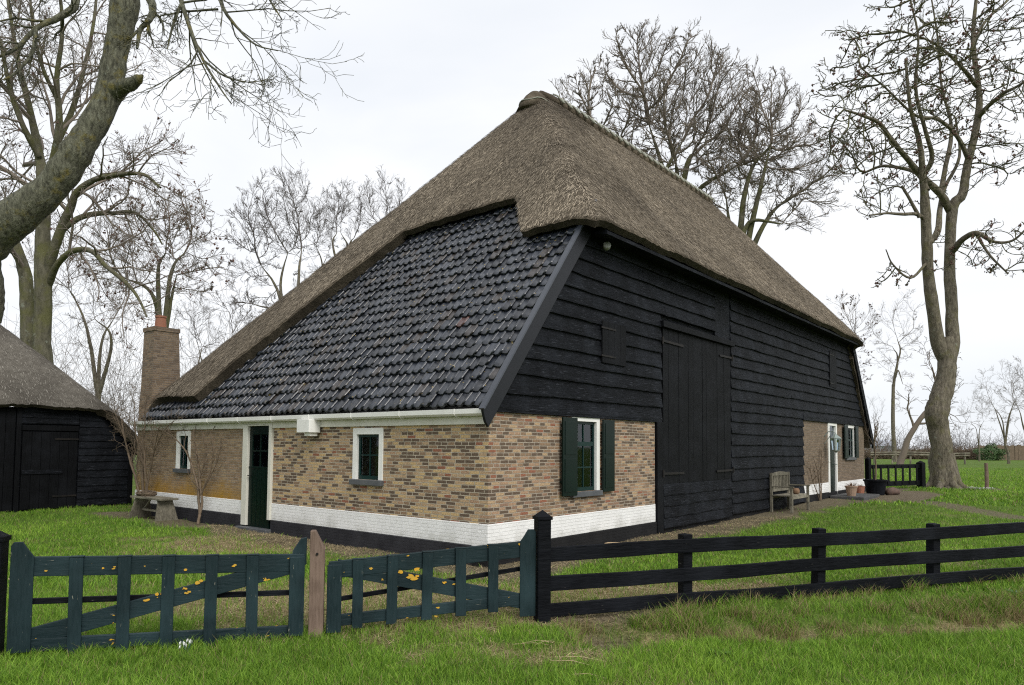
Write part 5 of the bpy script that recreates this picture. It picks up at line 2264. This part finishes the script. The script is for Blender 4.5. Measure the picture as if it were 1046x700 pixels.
def crown_tubes(tw, nodes, parent, n0, rtip, rcap, base, sides_big=6, e=2.1):
    """pipe-model radii, chains -> tubes; nodes below n0 belong to given limbs"""
    n_ = len(nodes)
    ch = [[] for _ in range(n_)]
    for i in range(n_ - 1, 0, -1):
        if parent[i] >= 0:
            ch[parent[i]].append(i)
    A = np.zeros(n_)
    for i in range(n_ - 1, -1, -1):
        if not ch[i]:
            A[i] = rtip ** e
        if parent[i] >= 0 and i >= n0:
            A[parent[i]] += A[i]
    rad = np.minimum(np.maximum(A, rtip ** e) ** (1 / e), rcap)
    chains = []
    for i in range(n_):
        for c in ch[i]:
            if c < n0:
                continue
            kids = [k for k in ch[i] if k >= n0]
            main_ = max(kids, key=lambda k: rad[k])
            if i >= n0 and c == main_:
                continue
            idx_ = [i, c]
            cur = c
            while True:
                kk = [k for k in ch[cur]]
                if not kk:
                    break
                cur = max(kk, key=lambda k: rad[k])
                idx_.append(cur)
            chains.append(idx_)
    tips = []
    parents = []
    for idx_ in chains:
        P = nodes[idx_]
        R = rad[idx_].copy()
        R[0] = R[1]
        if len(P) > 3:
            Q = P.copy()
            Q[1:-1] = (P[:-2] + 2 * P[1:-1] + P[2:]) / 4
            P = Q
        m_ = 8
        t_ = np.linspace(0, len(P) - 1, max(m_, len(P)))
        if len(P) < 8:
            t_ = np.linspace(0, len(P) - 1, 8)
            P = np.column_stack([np.interp(t_, np.arange(len(P)), P[:, k]) for k in range(3)])
            R = np.interp(t_, np.arange(len(R)), R)
        tw.add((P - base)[None], R[None], sides_big if R[0] > .04 else 4)
        # parents for twigs: cut the chain into pieces of 8 points
        for k in range(0, len(P) - 1, 7):
            seg = P[k:k + 8]
            sr = R[k:k + 8]
            if len(seg) < 8:
                seg, sr = P[-8:], R[-8:]
            parents.append((seg, sr))
    PP = np.array([p for p, _ in parents])
    RR = np.array([r for _, r in parents])
    return PP, RR


def colony_tree(name, label, base, limbs, att, step, rtip, twigs, bark='bark', twig='twig', rcap=.2, seeds=0, seedsize=.05, di=None, dk=None, jit=.2, up=.05, trunk_sides=12, group=None, ivy=None, limb_every=3, keep=None):
    b = np.array(base, float)
    root = thing(name, label, 'tree', tuple(b), 0, group)
    tk = Tubes()
    nodes, parent = [], []
    for (Q, R) in limbs:
        tk.add((Q - b)[None], R[None], trunk_sides)
        for k in range(1, len(Q), limb_every):
            if R[k] < rcap * 2.5:
                nodes.append(Q[k])
                parent.append(-1)
    link('trunk', tk.mesh('trunk'), bark, root, smooth=True)
    n0 = len(nodes)
    nodes, parent = colonize(nodes, parent, att, step, di or step * 12, dk or step * 1.9, jit=jit, up=up)
    tw = Tubes()
    PP, RR = crown_tubes(tw, nodes, parent, n0, rtip, rcap, b)
    if keep is not None:
        kp = keep(PP)
        PP, RR = PP[kp], RR[kp]
    ends = []
    P, R = PP, RR
    for i, tg in enumerate(twigs):
        tg = dict(tg)
        rm = tg.pop('rmin')
        P, R = grow(P, np.minimum(R, rtip * 2.5), **tg)
        R = np.maximum(R, rm)
        tw.add(P - b, R, 3)
        ends.append(P[:, -1])
    link('crown', tw.mesh('crown'), twig, root, smooth=True)
    if seeds:
        e = ends[0]
        e = e[rng.choice(len(e), min(seeds, len(e)), replace=False)]
        so = link('seed_clusters', seeds_mesh(e - b, seedsize), 'seed', root)
        so['kind'] = 'stuff'
    return root


def bare(name, label, px, Yd, crown, trunk_r, step, twigL=None, twig='twig', bark='bark', seeds=0, seed=0, forks=3, fork_h=.3, lean=0, n_att=900, rt=.4, tw2=True, jit=.2, up=.05, K=(7, 4), gnarl=.16, rk=1.0):
    """crown: list of (px, py, rx_px, ry_px) silhouettes of foliage masses at distance Yd"""
    global rng
    rng = np.random.default_rng(2000 + seed)
    base = at(px, 460, Yd)
    base[2] = float(gz(base[0], base[1]))
    m_px = Yd / 729.
    att = []
    tot = sum(c[2] * c[3] for c in crown)
    cz_lo = 1e9
    cs = []
    for (cx, cy, rx, ry) in crown:
        c = at(cx, cy, Yd + rng.uniform(-.25, .25) * rx * m_px)
        cs.append(c)
        att.append(ell(int(n_att * rx * ry / tot) + 20, c, (rx * m_px, rx * m_px * .85, ry * m_px)))
        cz_lo = min(cz_lo, c[2] - ry * m_px)
    att = np.concatenate(att)
    Htop = att[:, 2].max()
    att = att[att[:, 2] > base[2] + .12 * Htop]
    hf = base[2] + fork_h * Htop
    fk = np.array([base[0] + lean * hf, base[1], hf])
    limbs = []
    Q = catmull([base + [0, 0, -.15], base * .5 + fk * .5 + rng.normal(0, .02 * hf, 3) * [1, 1, 0], fk], 12)
    R = np.linspace(trunk_r, trunk_r * .72, 12)
    R[0] *= 1.35
    limbs.append((Q, R))
    for k in range(forks):
        c = cs[k % len(cs)]
        w = 2 * pi * k / forks + rng.uniform(0, 1)
        tgt = fk + (c - fk) * .75 + np.array([cos(w) * .35 * crown[k % len(crown)][2] * m_px, sin(w) * .35 * crown[k % len(crown)][2] * m_px, rng.uniform(-.1, .25) * crown[k % len(crown)][3] * m_px])
        mid = fk * .55 + tgt * .45 + np.array([0, 0, .08 * Htop]) + rng.normal(0, .02 * Htop, 3)
        Q = catmull([fk - [0, 0, .15], mid, tgt], 14)
        R = np.linspace(trunk_r * .60, trunk_r * .09, 14)
        limbs.append(roughen(Q, R, gnarl))
    rtip = trunk_r * .055
    n_att = n_att
    tl = [dict(K=K[0], ratio=rt, ang=.62, n_=5, wob=gnarl, up=.07, umin=.05, rk=.8, rmin=rtip * .62 * rk),
          dict(K=K[1], ratio=.55, ang=.6, n_=4, wob=gnarl, up=.09, umin=.15, rk=.75, rmin=rtip * .40 * rk),
          dict(K=3, ratio=.6, ang=.5, n_=3, wob=gnarl, up=.09, umin=.15, rk=.8, rmin=rtip * .30 * rk)]
    return colony_tree(name, label, base, limbs, att, step, rtip, tl, bark, twig, rcap=trunk_r * .42, seeds=seeds, seedsize=rtip * 4, jit=jit, up=up, group='bare winter trees around the farmyard')


bare('bare_tree', 'bare round-crowned tree rising behind the brick chimney', 162, 33, [(165, 235, 62, 62), (120, 260, 55, 50), (205, 265, 40, 42)], .24, .42, seeds=140, seed=1, bark='bark_green', forks=4, fork_h=.42, n_att=1710)
bare('bare_tree', 'low spreading bare tree between the shed and the chimney', 98, 38, [(98, 300, 45, 60), (60, 270, 40, 50)], .2, .5, seed=2, fork_h=.3, n_att=1980)
bare('bare_tree', 'small bare tree just right of the chimney over the thatch edge', 215, 48, [(215, 335, 44, 45)], .2, .6, seed=3, twig='twig_far', fork_h=.25, n_att=1620, rk=1.1, K=(8, 4))
bare('bare_tree', 'broad fan-shaped bare tree left of the slender ones behind the roof', 298, 58, [(288, 222, 48, 52), (256, 238, 30, 30), (262, 300, 36, 40)], .34, .55, seed=4, twig='twig_far', forks=4, fork_h=.35, n_att=2090, rk=1.1, K=(8, 4))
bare('bare_tree', 'slender bare tree second from the fan-shaped one behind the roof', 322, 60, [(328, 232, 22, 52), (318, 290, 24, 30)], .22, .5, seed=5, twig='twig_far', fork_h=.4, n_att=950, rk=1.1, K=(8, 4))
bare('bare_tree', 'slender bare tree in the middle gap behind the left roof slope', 352, 62, [(352, 216, 26, 42)], .26, .5, seed=6, twig='twig_far', fork_h=.55, n_att=950, rk=1.1, K=(8, 4))
bare('bare_tree', 'bare tree whose top touches the left roof slope, nearest the peak', 394, 60, [(386, 208, 22, 36), (404, 205, 18, 32)], .26, .5, seed=7, twig='twig_far', fork_h=.55, n_att=1140, rk=1.1, K=(8, 4))
bare('bare_tree', 'dense upright bare tree behind the ridge just right of the roof peak', 676, 42, [(648, 78, 42, 60), (700, 84, 48, 60), (742, 106, 42, 54), (600, 108, 40, 48), (680, 150, 80, 65), (760, 150, 50, 55)], .46, .42, seed=8, bark='bark_green', forks=6, fork_h=.42, n_att=5600)
bare('bare_tree', 'wide bare tree with long outer branches above the right roof slope', 752, 39, [(782, 112, 42, 50), (822, 172, 46, 46), (765, 170, 55, 58), (808, 212, 46, 28)], .36, .40, seed=9, bark='bark_green', forks=5, fork_h=.45, n_att=4200, up=.03)
bare('bare_tree', 'slender forked bare tree between the house end and the big tree', 914, 85, [(905, 345, 24, 40), (928, 330, 22, 42), (918, 395, 22, 22)], .26, .9, seed=10, twig='twig_warm', forks=3, fork_h=.42, n_att=672, gnarl=.3, jit=.35)
bare('bare_tree', 'bare tree with reddish seed heads peeping over the far eave', 870, 70, [(868, 328, 28, 34), (876, 370, 22, 30)], .26, .75, seed=11, twig='twig_warm', seeds=250, fork_h=.35, n_att=850)
bare('bare_tree', 'thin bare tree in the hedge left of the slender forked tree', 893, 92, [(893, 425, 16, 28)], .14, .9, seed=12, twig='twig_far', fork_h=.25, n_att=512)
bare('bare_tree', 'low bare orchard tree just right of the big trunk on the meadow', 1000, 95, [(1000, 425, 26, 30)], 0.112, .9, seed=13, twig='twig_warm', fork_h=.2, n_att=442, gnarl=.3, jit=.35, rk=1.5)
bare('bare_tree', 'crooked bare orchard tree before the brown reed screen', 1030, 80, [(1026, 400, 34, 36)], 0.161, .85, seed=14, twig='twig_warm', fork_h=.18, forks=4, n_att=765, gnarl=.32, jit=.38, lean=-.15, rk=1.5)
bare('bare_tree', 'bare orchard tree half cut off by the right edge', 1056, 70, [(1050, 395, 34, 40)], 0.161, .8, seed=15, twig='twig_warm', fork_h=.18, forks=4, n_att=765, gnarl=.32, jit=.38, lean=-.2, rk=1.5)
rng = np.random.default_rng(404)
limbs, bx0 = BIG
att = np.concatenate([ell(2300, at(920, 95, Yt - 1), (82 / 25., 3.6, 100 / 25.), .2), ell(900, at(985, 40, Yt + 1), (55 / 25., 3.0, 90 / 25.), .2), ell(380, at(1030, 60, Yt), (40 / 25., 2.4, 70 / 25.), .2),
                      ell(260, at(1020, 150, Yt - .5), (42 / 25., 2.2, 40 / 25.), .2), ell(560, at(1015, 255, Yt - 1.2), (46 / 25., 1.8, 30 / 25.), .2),
                      ell(260, at(865, 150, Yt - 1.6), (32 / 25., 2.0, 32 / 25.), .2), ell(90, at(912, 285, Yt - 1.4), (20 / 25., 1.0, 18 / 25.), .2), ell(120, at(900, 195, Yt - 1), (36 / 25., 1.8, 20 / 25.), .2)])
colony_tree('ash_tree', 'big bare tree with two stems and brown seed clusters right of the side gate', bx0, limbs, att, .30, .017,
            [dict(K=4, ratio=.34, ang=.75, n_=5, wob=.28, up=.05, umin=.1, rk=.8, rmin=.011), dict(K=3, ratio=.5, ang=.7, n_=4, wob=.25, up=.08, umin=.2, rk=.8, rmin=.008)],
            bark='bark', twig='bark_green', rcap=.085, seeds=560, seedsize=.05, jit=.38, up=.02, limb_every=2)
# leaning dead stem under the big tree
Q, Rr = px_limb([(917, 478, 62, .30), (922, 468, 62, .28), (930, 445, 62, .24), (940, 428, 62, .2), (950, 415, 62, .16), (956, 395, 62, .10), (952, 375, 62, .06)])
Q[0][2] = -.1
make_tree('leaning_bare_tree', 'reddish bare tree leaning right towards the big trunk, behind the side gate', [roughen(Q, Rr, .1)],
          [LV(12, .3, .8, 6, .2, .03, umin=.35, rk=.5, trunk_k=12, trunk_umin=.35, trunk_ratio=1.2), LV(6, .5, .7, 5, .2, .03, umin=.2, rk=.6), LV(4, .55, .7, 4, .2, .03, umin=.2, rk=.6, rmin=.015)],
          (Q[0][0], Q[0][1], 0), bark='terracotta' if False else 'twig_warm', twig='twig_warm', trunk_first=1, sides=(8, 4, 3, 3))

# hedge of far bare shrubs along the meadow edge (uncountable mass)
rng = np.random.default_rng(77)


def bramble(name, label, cat, x0, x1, Y0, n_, h, col, r_=.03, yspread=4):
    x = rng.uniform(x0, x1, n_)
    y = Y0 + rng.uniform(-yspread, yspread, n_)
    P0 = np.column_stack([x, y, np.zeros(n_)])
    d = np.column_stack([rng.normal(0, .5, n_), rng.normal(0, .5, n_), np.ones(n_)])
    L = h * rng.uniform(.5, 1.2, n_) * (.6 + .8 * vnoise(x, y, .08))
    out = [P0]
    q = P0
    for k in range(5):
        d = d + rng.normal(0, .3, d.shape)
        d /= np.linalg.norm(d, axis=1, keepdims=True)
        d[:, 2] = np.abs(d[:, 2])
        q = q + d * (L / 5)[:, None]
        out.append(q)
    P = np.stack(out, 1)
    tb_ = Tubes()
    R = np.full((n_, 1), r_) * np.linspace(1, .3, 6)[None]
    tb_.add(P, R, 3)
    P2, R2 = grow(P, R, 4, .5, .7, 4, .25, .03, umin=.2)
    tb_.add(P2, np.maximum(R2, r_ * .4), 3)
    me = tb_.mesh(name)
    ob = link(name, me, col)
    ob['kind'] = 'stuff'
    return tag(ob, label, cat)


bramble('far_hedge', 'grey-brown line of bare hedge and far trees along the horizon', 'hedge', -60, 190, 150, 2600, 5.5, 'twig_far', .05, 10)
bramble('brushwood', 'low bank of brown brushwood along the far edge of the meadow', 'brushwood', 40, 125, 112, 6000, 1.8, 'rust_stem', .055, 1.5)
bramble('near_hedge', 'thicket of bare twigs behind the shed and farmhouse', 'thicket', -32, 5, 44, 900, 8, 'twig', .016, 4)

# brown reed screen and evergreen bush at right
mb = MB()
for i in range(60):
    x = 70.5 + i * .5
    mb.box(x, x + .46, 108 - random.uniform(0, .1), 108.2, 0, 2.3 + random.uniform(-.15, .15))
ob = mb.build('reed_screen', 'rust_stem')
tag(ob, 'brown upright screen fence at the far right of the meadow', 'screen fence')


def bush(name, label, loc, rx, rz_, n_, leaf, mat, cat='bush'):
    root = thing(name, label, cat, tuple(loc))
    mb = MB()
    for k in range(6):
        w = 2 * pi * k / 6
        mb.tube([(0, 0, -.05), (cos(w) * rx * .3, sin(w) * rx * .3, rz_ * .6), (cos(w) * rx * .6, sin(w) * rx * .6, rz_ * 1.3)], [.1, .07, .03], 5)
    mb.build('stems', 'bark', root)
    u = rng.normal(size=(n_, 3))
    u /= np.linalg.norm(u, axis=1)[:, None]
    rr = rng.uniform(.5, 1.0, (n_, 1)) ** .5
    lump = 1 + .3 * np.sin(u[:, :1] * 5 + 1) * np.cos(u[:, 1:2] * 4) + .2 * np.sin(u[:, 2:] * 7)
    c = u * rr * lump * np.array([rx, rx, rz_]) + np.array([0, 0, rz_])
    a = rng.normal(size=(n_, 3))
    a /= np.linalg.norm(a, axis=1)[:, None]
    b = np.cross(a, rng.normal(size=(n_, 3)))
    b /= np.linalg.norm(b, axis=1)[:, None]
    V = np.stack([c - a * leaf, c + b * leaf * .5, c + a * leaf, c - b * leaf * .5], 1).reshape(-1, 3)
    me = np_mesh('foliage', V, np.arange(n_ * 4).reshape(-1, 4))
    link('foliage', me, mat, root)
    return root


ev = at(1012, 460, 104)
bush('evergreen_bush', 'dark green evergreen bush left of the reed screen', (ev[0], 104, 0), 1.7, 1.15, 3000, .13, 'evergreen')

# rustic rail fence on the meadow
rr = thing('rustic_fence', 'old grey rustic pole fence on the meadow behind the side gate', 'fence', (38.0, 75, 0))
for i in range(6):
    mb = MB()
    mb.tube([(i * 1.9, 0, -.1), (i * 1.9 + .05, 0, 1.35)], .09, 6)
    mb.build('post', 'grey_wood', rr)
for zc in (1.05, 1.28):
    mb = MB()
    mb.tube([(-.4, -.1, zc), (4, -.1, zc + .06), (8, -.1, zc - .05), (10, -.1, zc)], .08, 6)
    mb.build('rail', 'grey_wood', rr)
# far farm building beyond the hedge
fb = thing('far_barn', 'low pale grey barn far beyond the meadow hedge', 'barn', (112, 225, 0), radians(-6))
mb = MB()
mb.box(-7, 7, -4, 4, 0, 2.6)
M['far_grey'] = m_paint('pale_grey_sheet', (.42, .45, .50), (.36, .39, .44), .7, .3)
mb.build('wall', 'far_grey', fb)
mb = MB()
mb.prism([(-7.5, -4.6, 2.6), (-7.5, 4.6, 2.6), (-7.5, 0, 4.6)], (15, 0, 0))
mb.build('roof', 'far_grey', fb)


# ------------------------------------------------------------------ shrubs on the front wall and the tub tree
def shrub(name, label, base, stems, levels, mat='rust_stem', cat='shrub', rmin=.003, trunk_n=1):
    limbs = []
    b = np.array(base, float)
    for pts in stems:
        P = np.array([hw(s_, t_, z_) for (s_, t_, z_, r) in pts])
        R = np.array([r for *_, r in pts])
        n_ = (len(pts) - 1) * 5 + 1
        Q = catmull(P, n_)
        Rq = np.interp(np.linspace(0, len(pts) - 1, n_), np.arange(len(pts)), R)
        limbs.append(roughen(Q, Rq, .35))
    lv = [dict(l) for l in levels]
    lv[-1]['rmin'] = rmin
    root = thing(name, label, cat, tuple(base))
    tk = Tubes()
    for Q, R in limbs:
        tk.add((Q - b)[None], R[None], 6)
    link('stems', tk.mesh('stems'), mat, root, smooth=True)
    tw = Tubes()
    cur = [grow(Q[None], R[None], **lv[0]) for Q, R in limbs] if len(lv) > 1 else [grow(Q[None], R[None], **{k: v for k, v in lv[0].items() if k != 'rmin'}) for Q, R in limbs]
    P = np.concatenate([c[0] for c in cur])
    R = np.concatenate([c[1] for c in cur])
    for i in range(len(lv)):
        if i:
            P, R = grow(P, R, **{k: v for k, v in lv[i].items() if k != 'rmin'})
        R = np.maximum(R, rmin)
        tw.add(P - b, R, 4)
    link('twigs', tw.mesh('twigs'), mat, root, smooth=True)
    return root


rng = np.random.default_rng(5)
g1_ = float(gz(*hw(-.25, 7.5)[:2]))
shrub('climbing_shrub', 'leafless climbing shrub on the orange stained wall beside the front door', hw(-.22, 7.50, g1_), [
    [(-.22, 7.50, g1_, .03), (-.16, 7.62, .5, .028), (-.14, 7.85, 1.0, .022), (-.13, 8.3, 1.5, .016), (-.16, 9.0, 1.85, .012), (-.2, 9.8, 2.05, .008)],
    [(-.22, 7.52, g1_, .028), (-.15, 7.55, .5, .025), (-.13, 7.75, 1.1, .02), (-.12, 7.95, 1.6, .013), (-.14, 8.0, 1.95, .009)],
    [(-.15, 7.6, .6, .02), (-.13, 7.35, 1.0, .016), (-.12, 7.2, 1.5, .011), (-.13, 7.3, 1.9, .008)],
    [(-.14, 7.55, .7, .016), (-.12, 7.2, 1.1, .012), (-.12, 6.95, 1.5, .009), (-.13, 6.85, 1.85, .006)],
    [(-.14, 7.7, .9, .015), (-.13, 7.5, 1.4, .011), (-.14, 7.6, 1.9, .008)]],
    [LV(6, .22, .6, 5, .2, .05, umin=.3, rk=.55), LV(4, .5, .7, 4, .2, .05, umin=.2, rk=.65)])
shrub('climbing_shrub', 'dense leafless shrub at the left house corner before the chimney', hw(-.18, 10.1, g1_), [
    [(-.18, 10.1, g1_, .035), (-.2, 10.1, .8, .03), (-.2, 10.25, 1.4, .022), (-.25, 10.5, 2.0, .014), (-.2, 10.7, 2.6, .008)],
    [(-.18, 10.0, g1_, .03), (-.2, 9.95, .8, .028), (-.25, 10.0, 1.5, .02), (-.3, 9.9, 2.1, .013), (-.35, 9.8, 2.55, .007)],
    [(-.18, 10.2, g1_, .03), (-.25, 10.4, .9, .025), (-.3, 10.8, 1.6, .017), (-.3, 11.1, 2.2, .010)],
    [(-.18, 10.05, g1_, .025), (-.2, 9.8, 1.0, .02), (-.25, 9.5, 1.6, .014), (-.3, 9.2, 2.0, .008)],
    [(-.2, 10.15, .3, .02), (-.25, 10.6, 1.2, .015), (-.35, 11.0, 2.0, .01), (-.4, 11.4, 2.5, .006)],
    [(-.2, 10.0, .4, .02), (-.2, 9.7, 1.3, .013), (-.3, 9.0, 1.9, .009), (-.35, 8.4, 2.15, .006)]],
    [LV(7, .3, .6, 5, .2, .05, umin=.3, rk=.55), LV(5, .5, .7, 4, .2, .05, umin=.2, rk=.65), LV(3, .5, .7, 3, .2, .05, umin=.2, rk=.65)])
# tub with a small bare tree
tbp = hw(18.95, -.72)
tz = float(gz(tbp[0], tbp[1]))
tub = thing('plant_tub', 'black plastic tub with a bare young tree beside the far door slab', 'tub', (tbp[0], tbp[1], tz))
mb = MB()
mb.lathe([(.27, 0), (.35, .44), (.38, .45), (.38, .50), (.34, .50), (.33, .44)], (0, 0, 0), 20)
mb.build('tub', 'fence_black', tub)
tk = Tubes()
Q = catmull([(0, 0, .4), (.03, 0, 1.0), (0, .02, 1.7), (.03, 0, 2.3)], 14)
R = np.linspace(.03, .012, 14)
tk.add(Q[None], R[None], 6)
P, RR = grow(Q[None], R[None], 12, .4, .5, 5, .12, .08, umin=.4)
tk.add(P, RR, 4)
P, RR = grow(P, RR, 5, .5, .6, 4, .15, .05, umin=.2)
tk.add(P, np.maximum(RR, .004), 3)
link('bare_stem', tk.mesh('bare_stem'), 'rust_stem', tub, smooth=True)
# dead twigs against the far brick wall
shrub('wall_shrub', 'dead brown creeper clinging to the far brick wall left of the white door', hw(14.9, -.1, .12), [
    [(14.9, -.1, .12, .02), (14.8, -.08, .8, .015), (14.5, -.07, 1.3, .008)],
    [(14.95, -.1, .12, .02), (15.1, -.08, .9, .013), (15.2, -.07, 1.6, .008)],
    [(14.85, -.1, .12, .015), (14.3, -.08, .7, .012), (14.0, -.07, 1.1, .008)]],
    [LV(8, .3, .6, 5, .2, .05, umin=.2, rk=.6), LV(4, .5, .7, 4, .2, .05, umin=.2, rk=.65)])

# ivy bunches in the trees above the ridge
rng = np.random.default_rng(9)
print('objects', len(bpy.data.objects), 'faces', sum(len(m.polygons) for m in bpy.data.meshes))
